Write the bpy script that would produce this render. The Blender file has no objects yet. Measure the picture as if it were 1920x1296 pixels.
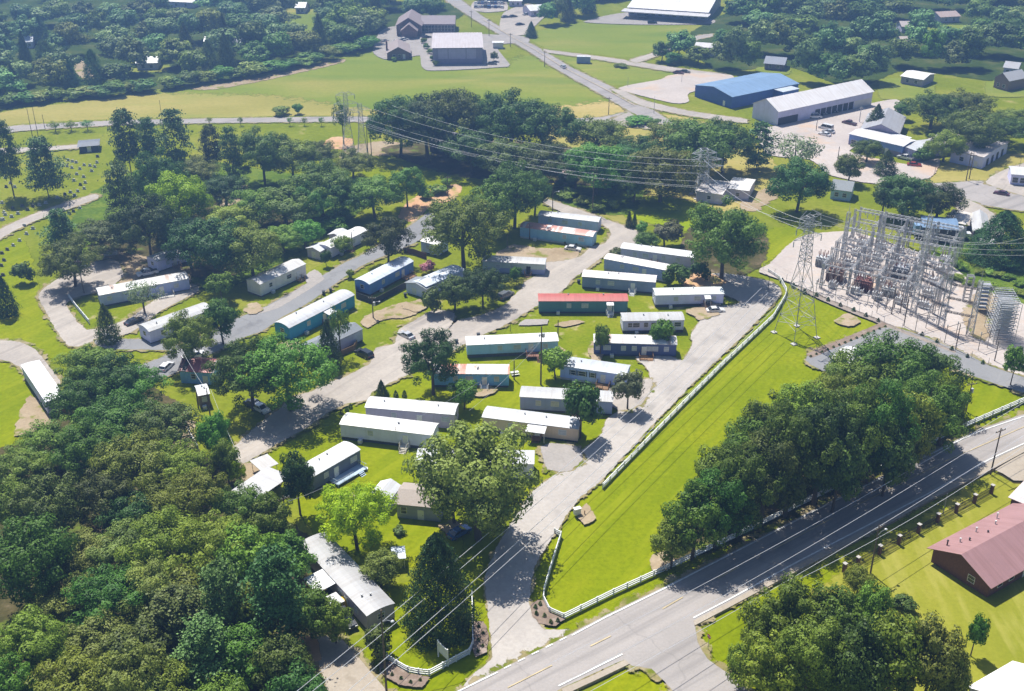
import bpy, math, random
import numpy as np
from mathutils import Vector
from mathutils.geometry import tessellate_polygon

# ------------------------------------------------------------------ camera, sky, sun, exposure
scene = bpy.context.scene
C = scene.collection
CAM_H, PITCH, FPX = 121.0, math.radians(27.6), 2115.0     # metres, radians below the horizon, focal length in 1920-wide pixels
cam_d = bpy.data.cameras.new('camera'); cam = bpy.data.objects.new('camera', cam_d); C.objects.link(cam)
cam_d.sensor_width = 36.0; cam_d.lens = 36.0 * FPX / 1920.0
cam_d.clip_start = 1.0; cam_d.clip_end = 6000.0
cam.location = (0, 0, CAM_H); cam.rotation_euler = (math.pi / 2 - PITCH, 0, 0)
scene.camera = cam
SUN_EL, SUN_AZ = math.radians(61), math.radians(-27)       # azimuth measured from straight ahead (+y), negative = to the left
world = bpy.data.worlds.new('World'); scene.world = world; world.use_nodes = True
wt = world.node_tree; bg = wt.nodes['Background']
sky = wt.nodes.new('ShaderNodeTexSky'); sky.sky_type = 'NISHITA'; sky.sun_disc = False
sky.sun_elevation = SUN_EL; sky.sun_rotation = SUN_AZ
wt.links.new(sky.outputs[0], bg.inputs[0]); bg.inputs[1].default_value = 0.06
sd = bpy.data.lights.new('sun', 'SUN'); sd.energy = 5.0; sd.angle = math.radians(0.5); sd.color = (1.0, 0.955, 0.88)
sun = bpy.data.objects.new('sun', sd); C.objects.link(sun)
sdir = Vector((math.sin(SUN_AZ) * math.cos(SUN_EL), math.cos(SUN_AZ) * math.cos(SUN_EL), math.sin(SUN_EL)))
sun.rotation_euler = sdir.to_track_quat('Z', 'Y').to_euler(); sun.location = sdir * 300
vs = scene.view_settings; vs.view_transform = 'Standard'; vs.look = 'None'; vs.gamma = 1.0; vs.use_curve_mapping = False
vs.exposure = 0.88
scene.cycles.max_bounces = 5; scene.cycles.diffuse_bounces = 2; scene.cycles.transparent_max_bounces = 8
scene.cycles.volume_bounces = 0; scene.cycles.use_denoising = True

# ------------------------------------------------------------------ surveying helpers: a sight line of the photograph met with the ground
SP, CP = math.sin(PITCH), math.cos(PITCH)
def G(px, py, z=0.0):
    a, b = (px - 960) / FPX, -(py - 648) / FPX
    dy, dz = CP + b * SP, -SP + b * CP
    t = (z - CAM_H) / dz
    return Vector((a * t, dy * t, z))
def scale_at(y, z=0.0):                                     # pixels per metre for a point at distance y
    return FPX / (y * CP - (z - CAM_H) * SP)
def height_at(y, top_py):                                   # height of a point standing at distance y seen at row top_py
    k = (648 - top_py) / FPX
    return CAM_H + y * (k * CP - SP) / (CP + k * SP)
def X_at(px, y, z):
    return (px - 960) / FPX * (y * CP - (z - CAM_H) * SP)
ORD = ['', 'first', 'second', 'third', 'fourth', 'fifth', 'sixth', 'seventh', 'eighth', 'ninth', 'tenth', 'eleventh', 'twelfth', 'thirteenth', 'fourteenth',
       'fifteenth', 'sixteenth', 'seventeenth', 'eighteenth', 'nineteenth', 'twentieth']
TENS = {20: 'twenty', 30: 'thirty', 40: 'forty', 50: 'fifty', 60: 'sixty'}
def ordn(n):
    if n <= 20: return ORD[n]
    return TENS[n // 10 * 10] + '-' + ORD[n % 10] if n % 10 else TENS[n // 10 * 10][:-1] + 'ieth'

# ------------------------------------------------------------------ object helpers
def link(o, parent=None):
    C.objects.link(o)
    if parent is not None: o.parent = parent
    return o
def tag(o, label, cat, group=None, kind=None):
    if label: o['label'] = label
    if cat: o['category'] = cat
    if group: o['group'] = group
    if kind: o['kind'] = kind
    return o
def thing(name, label, cat, loc=(0, 0, 0), rz=0.0, group=None):
    o = bpy.data.objects.new(name, None); o.location = loc; o.rotation_euler = (0, 0, rz); o.empty_display_size = .5
    link(o); return tag(o, label, cat, group)
class MB:
    """collects faces, builds one mesh object"""
    def __init__(s): s.v = []; s.f = []
    def add(s, vs_, fs):
        n = len(s.v); s.v += [tuple(p) for p in vs_]; s.f += [tuple(i + n for i in f) for f in fs]; return s
    def box(s, x0, x1, y0, y1, z0, z1):
        return s.add([(x0,y0,z0),(x1,y0,z0),(x1,y1,z0),(x0,y1,z0),(x0,y0,z1),(x1,y0,z1),(x1,y1,z1),(x0,y1,z1)],
                     [(0,3,2,1),(4,5,6,7),(0,1,5,4),(1,2,6,5),(2,3,7,6),(3,0,4,7)])
    def bar(s, p, q, r, r2=None, n=4):
        p, q = Vector(p), Vector(q); d = (q - p)
        if d.length < 1e-6: return s
        d.normalize(); a = d.orthogonal().normalized(); b = d.cross(a); r2 = r if r2 is None else r2
        ring = [(math.cos(2*math.pi*(k+.5)/n), math.sin(2*math.pi*(k+.5)/n)) for k in range(n)]
        vs_ = [p + (a*c + b*t)*r for c, t in ring] + [q + (a*c + b*t)*r2 for c, t in ring]
        return s.add(vs_, [(k, (k+1) % n, n+(k+1) % n, n+k) for k in range(n)] + [tuple(range(n-1, -1, -1)), tuple(range(n, 2*n))])
    def path(s, pts, r, n=4):
        for a, b in zip(pts, pts[1:]): s.bar(a, b, r, n=n)
        return s
    def prism(s, poly, x0, x1):                              # poly in (y,z), extruded along x
        n = len(poly)
        return s.add([(x0, y, z) for y, z in poly] + [(x1, y, z) for y, z in poly],
                     [(k, (k+1) % n, n+(k+1) % n, n+k) for k in range(n)] + [tuple(range(n-1, -1, -1)), tuple(range(n, 2*n))])
    def lathe(s, prof, cx=0, cy=0, n=12):                    # prof: (r, z) from bottom to top
        k0 = len(s.v)
        for r, z in prof: s.v += [(cx + r*math.cos(2*math.pi*k/n), cy + r*math.sin(2*math.pi*k/n), z) for k in range(n)]
        for j in range(len(prof)-1):
            for k in range(n):
                a, b = k0+j*n+k, k0+j*n+(k+1) % n
                s.f.append((a, b, b+n, a+n))
        s.f.append(tuple(k0+k for k in range(n-1, -1, -1))); s.f.append(tuple(k0+(len(prof)-1)*n+k for k in range(n)))
        return s
    def mesh(s, name, mat):
        m = bpy.data.meshes.new(name); m.from_pydata(s.v, [], s.f); m.materials.append(mat); m.update(); return m
    def build(s, name, mat, parent=None, loc=None, rz=0):
        o = bpy.data.objects.new(name, s.mesh(name, mat))
        if loc is not None: o.location = loc
        if rz: o.rotation_euler = (0, 0, rz)
        return link(o, parent)
def inst(name, mesh, parent=None, loc=(0, 0, 0), rz=0.0, sc=None):
    o = bpy.data.objects.new(name, mesh); o.location = loc; o.rotation_euler = (0, 0, rz)
    if sc: o.scale = sc
    return link(o, parent)
def copy_tree(o, parent=None):
    c = o.copy(); C.objects.link(c)
    if parent is not None: c.parent = parent; c.matrix_parent_inverse = o.matrix_parent_inverse
    for ch in list(o.children): copy_tree(ch, c)
    return c

# ------------------------------------------------------------------ materials
def nodes_of(name):
    m = bpy.data.materials.new(name); m.use_nodes = True
    t = m.node_tree; return m, t, t.nodes['Principled BSDF']
def N(t, typ, **kw):
    n = t.nodes.new(typ)
    for k, v in kw.items(): setattr(n, k, v)
    return n
def noise(t, scale, detail=3, rough=.55, coord='Object', stretch=None):
    tc = N(t, 'ShaderNodeTexCoord'); src = tc.outputs[coord]
    if stretch:
        mp = N(t, 'ShaderNodeMapping'); mp.inputs['Scale'].default_value = stretch; t.links.new(src, mp.inputs[0]); src = mp.outputs[0]
    n = N(t, 'ShaderNodeTexNoise'); n.inputs['Scale'].default_value = scale; n.inputs['Detail'].default_value = detail; n.inputs['Roughness'].default_value = rough
    t.links.new(src, n.inputs['Vector']); return n.outputs[0]
def ramp(t, fac, stops):
    r = N(t, 'ShaderNodeValToRGB'); e = r.color_ramp.elements
    while len(e) < len(stops): e.new(0.5)
    for el, (p, c) in zip(e, stops): el.position = p; el.color = (*c, 1)
    t.links.new(fac, r.inputs[0]); return r.outputs[0]
def mixc(t, fac, a, b):
    m = N(t, 'ShaderNodeMix', data_type='RGBA')
    for s, v in ((0, fac), (6, a), (7, b)):
        if hasattr(v, 'node'): t.links.new(v, m.inputs[s])
        else: m.inputs[s].default_value = v if s == 0 else (*v, 1)
    return m.outputs[2]
def sc_(c, k): return tuple(min(1, x * k) for x in c)
_plain = {}
def plain(col, rough=.6, metal=0.0, var=.12, nscale=.6, name=None, stretch=None):
    """painted or weathered surface: colour with soft large blotches and fine speckle"""
    key = (tuple(col), rough, metal, var, nscale, stretch)
    if key in _plain: return _plain[key]
    m, t, b = nodes_of(name or 'paint')
    a = noise(t, nscale, 4, .6, stretch=stretch); c1 = ramp(t, a, [(.3, sc_(col, 1 - var)), (.7, sc_(col, 1 + var))])
    t.links.new(c1, b.inputs['Base Color']); b.inputs['Roughness'].default_value = rough; b.inputs['Metallic'].default_value = metal
    b.inputs['Specular IOR Level'].default_value = .3
    _plain[key] = m; return m
def roof_metal(col, rust=None, rust_amt=.0, rough=.45, seam=.9, rf=.5):
    """sheet roof: faint cross seams, streaks running down the slope, optional rust"""
    m, t, b = nodes_of('sheet_roof')
    n1 = noise(t, .25, 5, .65); c = ramp(t, n1, [(.25, sc_(col, .86)), (.75, sc_(col, 1.06))])
    n2 = noise(t, 1.0, 3, .5, stretch=(1.3, .12, .12)); c = mixc(t, ramp(t, n2, [(.42, (0, 0, 0)), (.72, (.55, .55, .55))]), c, (col[0]*.70, col[1]*.66, col[2]*.62))
    n4 = noise(t, .9, 5, .7); c = mixc(t, ramp(t, n4, [(.56, (0, 0, 0)), (.74, (.35, .35, .35))]), c, sc_(col, .6))
    if rust:
        n3 = noise(t, 1.0, 3, .6, stretch=(rf, .07, .1)); lo = .62 - rust_amt * .4
        c = mixc(t, ramp(t, n3, [(lo, (0, 0, 0)), (lo + .08, (.9, .9, .9))]), c, rust)
    tc = N(t, 'ShaderNodeTexCoord'); w = N(t, 'ShaderNodeTexWave', bands_direction='X'); w.inputs['Scale'].default_value = seam * .3
    t.links.new(tc.outputs['Object'], w.inputs[0]); c = mixc(t, ramp(t, w.outputs[1], [(.9, (0, 0, 0)), (1, (.22, .22, .22))]), c, sc_(col, .55))
    t.links.new(c, b.inputs['Base Color']); b.inputs['Roughness'].default_value = rough; b.inputs['Specular IOR Level'].default_value = .35
    return m
def siding(col, vertical=False, two=None, var=.1):
    """lap siding with thin shadowless board lines and weathering; TWO: colour of the lower half"""
    cool = lambda c: (c[0]*1.12, c[1]*1.08, c[2]*1.42) if c[2] >= c[1]*.93 else sc_(c, 1.2)
    col = cool(col); two = two and cool(two)
    m, t, b = nodes_of('siding')
    n1 = noise(t, .5, 4, .6); c = ramp(t, n1, [(.3, sc_(col, 1 - var)), (.7, sc_(col, 1 + var))])
    tc = N(t, 'ShaderNodeTexCoord')
    if two:
        s = N(t, 'ShaderNodeSeparateXYZ'); t.links.new(tc.outputs['Object'], s.inputs[0])
        g = N(t, 'ShaderNodeMath', operation='GREATER_THAN'); g.inputs[1].default_value = 1.75; t.links.new(s.outputs[2], g.inputs[0]); c = mixc(t, g.outputs[0], two, c)
    w = N(t, 'ShaderNodeTexWave', bands_direction='X' if vertical else 'Z'); w.inputs['Scale'].default_value = .75 if vertical else 1.6
    t.links.new(tc.outputs['Object'], w.inputs[0]); c = mixc(t, ramp(t, w.outputs[1], [(.8, (0, 0, 0)), (1, (.3, .3, .3))]), c, sc_(col, .6))
    n2 = noise(t, 1.0, 3, .5, stretch=(1.6, 1.6, .15)); c = mixc(t, ramp(t, n2, [(.5, (0, 0, 0)), (.8, (.3, .3, .3))]), c, sc_(col, .62))
    t.links.new(c, b.inputs['Base Color']); b.inputs['Roughness'].default_value = .6; return m
def shingle(col):
    m, t, b = nodes_of('shingle_roof')
    n1 = noise(t, 5, 4, .7); c = ramp(t, n1, [(.25, sc_(col, .72)), (.75, sc_(col, 1.22))])
    n2 = noise(t, .3, 3, .6); c = mixc(t, ramp(t, n2, [(.4, (0, 0, 0)), (.75, (.4, .4, .4))]), c, sc_(col, .8))
    t.links.new(c, b.inputs['Base Color']); b.inputs['Roughness'].default_value = .85; return m
def ground_mat(name, stops, scale=.06, fine=1.2, fine_amt=.35, spots=None, edge_noise=.35, edge_amt=.9, rough=.95, stretch=None, streak=None, cracks=None):
    """soil, turf or paving: broad patches + fine grain; the outer ring of the sheet breaks up raggedly (attribute 'edge')"""
    m, t, b = nodes_of(name)
    c = ramp(t, noise(t, scale, 5, .62, stretch=stretch), stops)
    f = noise(t, fine, 4, .7); dark = stops[0][1]
    c = mixc(t, ramp(t, f, [(.35, (fine_amt,)*3), (.65, (0, 0, 0))]), c, sc_(dark, .6))
    if spots:
        col, sc0, lo, amt = spots
        c = mixc(t, ramp(t, noise(t, sc0, 4, .6), [(lo, (0, 0, 0)), (lo + .1, (amt,)*3)]), c, col)
    if streak:
        for col, vec, lo, amt, *ang in (streak if isinstance(streak, list) else [streak]):
            tc = N(t, 'ShaderNodeTexCoord'); mr = N(t, 'ShaderNodeMapping'); mr.inputs['Rotation'].default_value = (0, 0, -(ang[0] if ang else 0)); t.links.new(tc.outputs['Object'], mr.inputs[0])
            ms = N(t, 'ShaderNodeMapping'); ms.inputs['Scale'].default_value = vec; t.links.new(mr.outputs[0], ms.inputs[0])
            n_ = N(t, 'ShaderNodeTexNoise'); n_.inputs['Scale'].default_value = 1; n_.inputs['Detail'].default_value = 4; n_.inputs['Roughness'].default_value = .6; t.links.new(ms.outputs[0], n_.inputs['Vector'])
            c = mixc(t, ramp(t, n_.outputs[0], [(lo, (0, 0, 0)), (lo + .15, (amt,)*3)]), c, col)
    if cracks:
        tc = N(t, 'ShaderNodeTexCoord'); v = N(t, 'ShaderNodeTexVoronoi', feature='DISTANCE_TO_EDGE'); v.inputs['Scale'].default_value = cracks; v.inputs['Randomness'].default_value = 1
        ds = N(t, 'ShaderNodeMix', data_type='VECTOR'); ds.inputs[0].default_value = .25; nz = N(t, 'ShaderNodeTexNoise'); nz.inputs['Scale'].default_value = .3; t.links.new(tc.outputs['Object'], nz.inputs['Vector'])
        ad = N(t, 'ShaderNodeVectorMath', operation='MULTIPLY_ADD'); t.links.new(nz.outputs['Color'], ad.inputs[0]); ad.inputs[1].default_value = (5, 5, 0); t.links.new(tc.outputs['Object'], ad.inputs[2]); t.links.new(ad.outputs[0], v.inputs['Vector'])
        c = mixc(t, ramp(t, v.outputs['Distance'], [(.0, (.28,)*3), (.012, (0, 0, 0))]), c, sc_(dark, .5))
    t.links.new(c, b.inputs['Base Color']); b.inputs['Roughness'].default_value = rough; b.inputs['Specular IOR Level'].default_value = .0
    at = N(t, 'ShaderNodeAttribute', attribute_name='edge')
    e = noise(t, edge_noise, 4, .65)
    m1 = N(t, 'ShaderNodeMath', operation='MULTIPLY_ADD'); t.links.new(e, m1.inputs[0]); m1.inputs[1].default_value = edge_amt * 2; m1.inputs[2].default_value = -edge_amt - .5
    m2 = N(t, 'ShaderNodeMath', operation='ADD'); t.links.new(at.outputs['Fac'], m2.inputs[0]); t.links.new(m1.outputs[0], m2.inputs[1])
    m3 = N(t, 'ShaderNodeMath', operation='MULTIPLY_ADD', use_clamp=True); t.links.new(m2.outputs[0], m3.inputs[0]); m3.inputs[1].default_value = 5; m3.inputs[2].default_value = .5
    m4 = N(t, 'ShaderNodeMath', operation='GREATER_THAN'); t.links.new(at.outputs['Fac'], m4.inputs[0]); m4.inputs[1].default_value = .999
    m5 = N(t, 'ShaderNodeMath', operation='MAXIMUM'); t.links.new(m3.outputs[0], m5.inputs[0]); t.links.new(m4.outputs[0], m5.inputs[1])
    t.links.new(m5.outputs[0], b.inputs['Alpha'])
    return m
def leaf_mat(name, dark, light, trans=.25, hue=.05):
    m, t, b = nodes_of(name)
    at = N(t, 'ShaderNodeAttribute', attribute_name='tone')
    oi = N(t, 'ShaderNodeObjectInfo')
    c = ramp(t, at.outputs['Fac'], [(0, dark), (1, light)])
    h = N(t, 'ShaderNodeHueSaturation')
    mr = N(t, 'ShaderNodeMapRange'); mr.inputs[3].default_value = .5 - hue; mr.inputs[4].default_value = .5 + hue * .8; t.links.new(oi.outputs['Random'], mr.inputs[0]); t.links.new(mr.outputs[0], h.inputs['Hue'])
    ml = N(t, 'ShaderNodeMath', operation='MULTIPLY'); ml.inputs[1].default_value = 7.31; t.links.new(oi.outputs['Random'], ml.inputs[0])
    fr = N(t, 'ShaderNodeMath', operation='FRACT'); t.links.new(ml.outputs[0], fr.inputs[0])
    mv = N(t, 'ShaderNodeMapRange'); mv.inputs[3].default_value = .7; mv.inputs[4].default_value = 1.35; t.links.new(fr.outputs[0], mv.inputs[0]); t.links.new(mv.outputs[0], h.inputs['Value'])
    t.links.new(c, h.inputs['Color'])
    b.inputs['Roughness'].default_value = .55; b.inputs['Specular IOR Level'].default_value = .22
    t.links.new(h.outputs[0], b.inputs['Base Color'])
    tr = N(t, 'ShaderNodeBsdfTranslucent'); g = N(t, 'ShaderNodeGamma'); g.inputs[1].default_value = .85; t.links.new(h.outputs[0], g.inputs[0]); t.links.new(g.outputs[0], tr.inputs[0])
    mx = N(t, 'ShaderNodeMixShader'); mx.inputs[0].default_value = trans; t.links.new(b.outputs[0], mx.inputs[1]); t.links.new(tr.outputs[0], mx.inputs[2])
    t.links.new(mx.outputs[0], t.nodes['Material Output'].inputs[0])
    return m
def glass_dark():
    m, t, b = nodes_of('window_glass'); b.inputs['Base Color'].default_value = (.02, .025, .03, 1); b.inputs['Roughness'].default_value = .12
    b.inputs['Specular IOR Level'].default_value = .7; return m
GLASS = glass_dark(); SKY_PANE = plain((.42, .45, .48), .25, var=.2, nscale=1.5, name='window_sky_pane')  # second pane: pale blue-grey glass, the sky's reflection put into its colour
WHITE = plain((.72, .72, .70), .5, var=.06)
TRIM = plain((.6, .6, .58), .5, var=.08)
STEEL = plain((.36, .37, .38), .45, .3, .15, 2.0)
STEEL_LIGHT = plain((.52, .53, .54), .45, .2, .12, 2.0)
DARK = plain((.03, .03, .035), .6)
WOOD = plain((.22, .13, .07), .8, var=.2, nscale=2)
WOOD_NEW = plain((.42, .25, .10), .8, var=.2, nscale=2)
WOOD_POLE = plain((.14, .105, .08), .9, var=.2, nscale=3)
CONCRETE = plain((.42, .40, .37), .9, var=.12, nscale=.8)
RUBBER = plain((.02, .02, .02), .8)
CHROME = plain((.5, .5, .5), .25, .8)
BRICK = plain((.16, .075, .055), .85, var=.25, nscale=3)
# ------------------------------------------------------------------ ground, roads, yards
def smooth_closed(pts, step):
    out = []; n = len(pts)
    for i in range(n):
        p0, p1, p2, p3 = pts[i-1], pts[i], pts[(i+1) % n], pts[(i+2) % n]
        k = max(1, int((p2-p1).length / step))
        for j in range(k):
            u = j / k
            q = .5*((2*p1) + (p2-p0)*u + (2*p0-5*p1+4*p2-p3)*u*u + (3*p1-p0-3*p2+p3)*u**3)
            l = p1.lerp(p2, u); out.append(q*.6 + l*.4)
    return out
def straight_closed(pts, step):
    out = []; n = len(pts)
    for i in range(n):
        p1, p2 = pts[i], pts[(i+1) % n]; k = max(1, int((p2-p1).length / step))
        out += [p1.lerp(p2, j/k) for j in range(k)]
    return out
layer = [0]
VERGED = {'road', 'highway', 'driveway', 'park_lane', 'park_drive', 'street', 'cemetery_lane', 'main_road', 'substation_drive', 'lay_by'}
def patch(name, px, mat, ring=.8, smooth=True, world_pts=False, rise=0.0, step=1.5, label=None):
    if name in VERGED and not rise: sheet('road_verge', px, SHOULDER, 1.1 if name == 'park_drive' else 2.0, smooth, world_pts, 0, step)
    return sheet(name, px, mat, ring, smooth, world_pts, rise, step)
def sheet(name, px, mat, ring=.8, smooth=True, world_pts=False, rise=0.0, step=1.5, label=None):
    """a sheet of ground on top of the ones before it; px: outline as surveyed from the photograph"""
    layer[0] += 1; z = .004 * layer[0] + rise
    pts = [Vector(p) if world_pts else G(*p) for p in px]
    pts = [Vector((p.x, p.y, 0)) for p in pts]
    far = max(p.y for p in pts); step = max(step, far / 250)
    pts = (smooth_closed if smooth else straight_closed)(pts, step)
    area = sum(a.x*b.y - b.x*a.y for a, b in zip(pts, pts[1:] + pts[:1]))
    if area < 0: pts.reverse()
    n = len(pts); tri = tessellate_polygon([pts])
    vs_ = [(p.x, p.y, z) for p in pts]; fs = []
    for t3 in tri:
        a, b, c = (pts[i] for i in t3)
        s2 = (b.x-a.x)*(c.y-a.y) - (b.y-a.y)*(c.x-a.x)
        if abs(s2) > 1e-9: fs.append(tuple(t3) if s2 > 0 else tuple(reversed(t3)))
    edge = [1.0]*n
    if ring > 0:
        for i in range(n):
            d = (pts[(i+1) % n] - pts[i-1]); d.normalize()
            vs_.append((pts[i].x + d.y*ring, pts[i].y - d.x*ring, z)); edge.append(0.0)
        fs += [(i, n+i, n+(i+1) % n, (i+1) % n) for i in range(n)]
    if rise > .05:
        k0 = len(vs_); m0 = n if ring > 0 else 0
        vs_ += [(vs_[m0+i][0], vs_[m0+i][1], 0) for i in range(n)]; edge += [1.0]*n
        fs += [(m0+i, k0+i, k0+(i+1) % n, m0+(i+1) % n) for i in range(n)]
    me = bpy.data.meshes.new(name); me.from_pydata(vs_, [], fs); me.materials.append(mat)
    at = me.attributes.new('edge', 'FLOAT', 'POINT'); at.data.foreach_set('value', edge)
    o = bpy.data.objects.new(name, me); link(o); o['kind'] = 'structure'
    return o
ANG = lambda p, q: math.atan2((G(*q)-G(*p)).y, (G(*q)-G(*p)).x)
A_HW, A_DR, A_LN, A_ST = ANG((1060,1199),(1557,944)), ANG((1055,886),(1440,530)), ANG((450,860),(1090,495)), ANG((450,598),(805,402))
GREEN = ground_mat('lawn', [(.25, (.135, .180, .002)), (.5, (.190, .230, .003)), (.75, (.26, .27, .006))], .045, 1.1, .5, spots=((.36, .31, .09), .07, .66, .7), streak=[((.25, .27, .01), (.03, .35, .1), .5, .45, A_DR), ((.115, .170, .003), (.02, .9, .1), .52, .35, A_DR)])
BASE = ground_mat('meadow', [(.25, (.125, .165, .007)), (.5, (.19, .22, .013)), (.78, (.31, .28, .055))], .035, .8, .5, spots=((.38, .31, .13), .06, .63, .75), streak=((.22, .23, .03), (.15, .03, .1), .52, .45, .4))
YARD = ground_mat('yard_grass', [(.25, (.115, .160, .003)), (.5, (.175, .215, .007)), (.75, (.28, .265, .028))], .08, 1.4, .5, spots=((.44, .35, .20), .14, .60, .8))
DRY = ground_mat('dry_meadow', [(.25, (0.226, 0.218, 0.042)), (.5, (0.338, 0.291, 0.084)), (.75, (0.470, 0.354, 0.151))], .018, .6, .25, stretch=(.35, 1, 1), streak=((0.179, 0.227, 0.034), (0.011, 0.045, 0.084), .54, .5))
FIELD = ground_mat('mown_field', [(.25, (0.138, 0.194, 0.022)), (.5, (0.196, 0.232, 0.031)), (.75, (0.320, 0.275, 0.070))], .02, .6, .25, stretch=(.4, 1, 1), streak=[((0.107, 0.172, 0.023), (0.009, 0.052, 0.078), .5, .5), ((0.356, 0.292, 0.094), (0.007, 0.025, 0.078), .58, .6, .3)])
ASPHALT = ground_mat('worn_asphalt', [(.25, (0.287, 0.266, 0.251)), (.5, (0.335, 0.309, 0.292)), (.75, (0.383, 0.351, 0.330))], .05, 2.5, .25, spots=((0.206, 0.193, 0.185), .12, .6, .6), streak=[((0.191, 0.178, 0.171), (0.012, 0.408, 0.071), .5, .55, A_HW), ((0.382, 0.348, 0.321), (0.007, 0.260, 0.071), .56, .5, A_HW)], cracks=.045, edge_noise=.8, edge_amt=.6)
STREET = ground_mat('grey_asphalt', [(.25, (0.205, 0.205, 0.210)), (.5, (0.238, 0.238, 0.242)), (.75, (0.279, 0.275, 0.271))], .06, 2.5, .25, spots=((0.151, 0.151, 0.155), .2, .58, .6), streak=((0.274, 0.266, 0.259), (0.014, 0.432, 0.072), .55, .5, A_ST), cracks=.06, edge_noise=.8, edge_amt=.8)
GRAVEL = ground_mat('pale_gravel', [(.25, (0.316, 0.283, 0.255)), (.5, (0.384, 0.345, 0.304)), (.75, (0.452, 0.406, 0.358))], .06, 1.6, .32, spots=((0.224, 0.202, 0.184), .1, .57, .65), streak=[((0.449, 0.398, 0.346), (0.013, 0.497, 0.078), .52, .6, A_LN), ((0.233, 0.207, 0.184), (0.011, 0.414, 0.078), .58, .6, A_DR)], edge_noise=.5, edge_amt=1.1)
DRIVE = ground_mat('drive_gravel', [(.25, (0.341, 0.314, 0.290)), (.5, (0.409, 0.376, 0.344)), (.75, (0.468, 0.433, 0.393))], .06, 1.6, .3, spots=((0.242, 0.225, 0.211), .1, .57, .6), streak=[((0.467, 0.428, 0.389), (0.012, 0.451, 0.087), .54, .6, A_DR), ((0.252, 0.234, 0.215), (0.010, 0.406, 0.087), .56, .6, A_DR)], edge_noise=.5, edge_amt=1.1)
GRAVELY = ground_mat('yard_gravel', [(.25, (0.384, 0.333, 0.304)), (.5, (0.463, 0.411, 0.375)), (.75, (0.534, 0.471, 0.428))], .05, 1.3, .3, spots=((0.503, 0.352, 0.238), .04, .55, .75), streak=((0.363, 0.333, 0.314), (0.051, 0.196, 0.095), .55, .5, .5), edge_noise=.5, edge_amt=1.0)
DIRT = ground_mat('bare_dirt', [(.25, (0.272, 0.204, 0.128)), (.5, (0.357, 0.281, 0.187)), (.75, (0.425, 0.348, 0.255))], .12, 1.5, .35, spots=((0.162, 0.178, 0.025), .22, .54, .9), edge_noise=.3, edge_amt=1.5)
CLAY = ground_mat('red_clay', [(.25, (.46, .25, .13)), (.5, (.54, .34, .20)), (.75, (.52, .40, .26))], .12, 1.3, .3, spots=((.25, .24, .06), .2, .56, .8), edge_noise=.25, edge_amt=1.4)
LITTER = ground_mat('leaf_litter', [(.25, (0.040, 0.046, 0.014)), (.55, (0.103, 0.086, 0.040)), (.8, (0.299, 0.218, 0.161))], .12, 1.4, .5, spots=((0.115, 0.161, 0.023), .2, .55, .8), edge_noise=.3, edge_amt=1.1)
MULCH = ground_mat('mulch', [(.3, (.19, .14, .11)), (.7, (.30, .235, .19))], .4, 3, .45, spots=((.36, .30, .26), .6, .58, .6), edge_noise=.7, edge_amt=1.0)
WALK = ground_mat('sidewalk', [(.3, (0.336, 0.288, 0.232)), (.7, (0.400, 0.352, 0.288))], .2, 2.0, .3, spots=((0.264, 0.224, 0.176), .3, .58, .6), edge_noise=.9, edge_amt=.3)
SLAB = ground_mat('concrete_pad', [(.3, (0.296, 0.273, 0.250)), (.7, (0.374, 0.343, 0.320))], .2, 2.0, .3, spots=((0.242, 0.226, 0.211), .15, .58, .6), cracks=.08, edge_noise=.9, edge_amt=.7)
SHOULDER = ground_mat('worn_verge', [(.25, (0.176, 0.152, 0.048)), (.5, (0.288, 0.240, 0.128)), (.75, (0.352, 0.304, 0.224))], .15, 1.6, .35, spots=((0.112, 0.144, 0.008), .25, .5, .9), edge_noise=.4, edge_amt=1.6)
LINE = plain((.60, .60, .58), .7, var=.2, nscale=1.5)
YELLOW = plain((.47, .38, .22), .7, var=.2, nscale=.8)
BRAMBLE = ground_mat('rough_grass', [(.25, (.06, .11, .012)), (.5, (.11, .17, .02)), (.75, (.20, .24, .03))], .15, 1.2, .55, edge_noise=.3, edge_amt=1.1)

THICKET = ground_mat('thicket', [(.25, (.03, .055, .010)), (.5, (.06, .09, .018)), (.75, (.14, .14, .05))], .1, 1.2, .55, edge_noise=.3, edge_amt=1.1)
gm = MB(); gm.add([(-1200, -300, 0), (1200, -300, 0), (1200, 1900, 0), (-1200, 1900, 0)], [(0, 1, 2, 3)])
gme = gm.mesh('ground', BASE); ga = gme.attributes.new('edge', 'FLOAT', 'POINT'); ga.data.foreach_set('value', [1.0]*4)
go = link(bpy.data.objects.new('ground', gme)); go['kind'] = 'structure'

# big grass areas
patch('dry_field', [(-60,262),(-40,222),(60,202),(200,186),(345,166),(480,146),(620,114),(700,90),(745,108),(770,105),(800,134),(960,128),(1000,110),(1060,150),(1195,205),(1100,214),(1070,218),(860,225),(630,216),(360,220),(200,223),(30,232)], DRY, 1.5)
patch('grass_field', [(300,165),(480,146),(620,114),(700,90),(745,108),(770,105),(800,134),(960,128),(1000,110),(1060,150),(1130,180),(900,200),(700,195),(520,170)], FIELD, 14)
patch('grass_field', [(985,66),(1010,58),(1075,46),(1100,42),(1190,46),(1300,42),(1420,20),(1440,40),(1330,62),(1225,98),(1185,108),(1110,100),(1030,92)], FIELD, 1.5)
patch('grass_field', [(1030,100),(1110,106),(1170,120),(1275,137),(1180,158),(1140,158),(1090,130)], FIELD, 1.0)
patch('dry_grass', [(1040,222),(1180,212),(1290,222),(1400,260),(1460,330),(1380,400),(1180,420),(1040,350)], DRY, 2)
patch('grass_field', [(1720,345),(1800,300),(1930,290),(1930,350),(1840,343),(1760,350)], DRY, 1.5)
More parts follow.
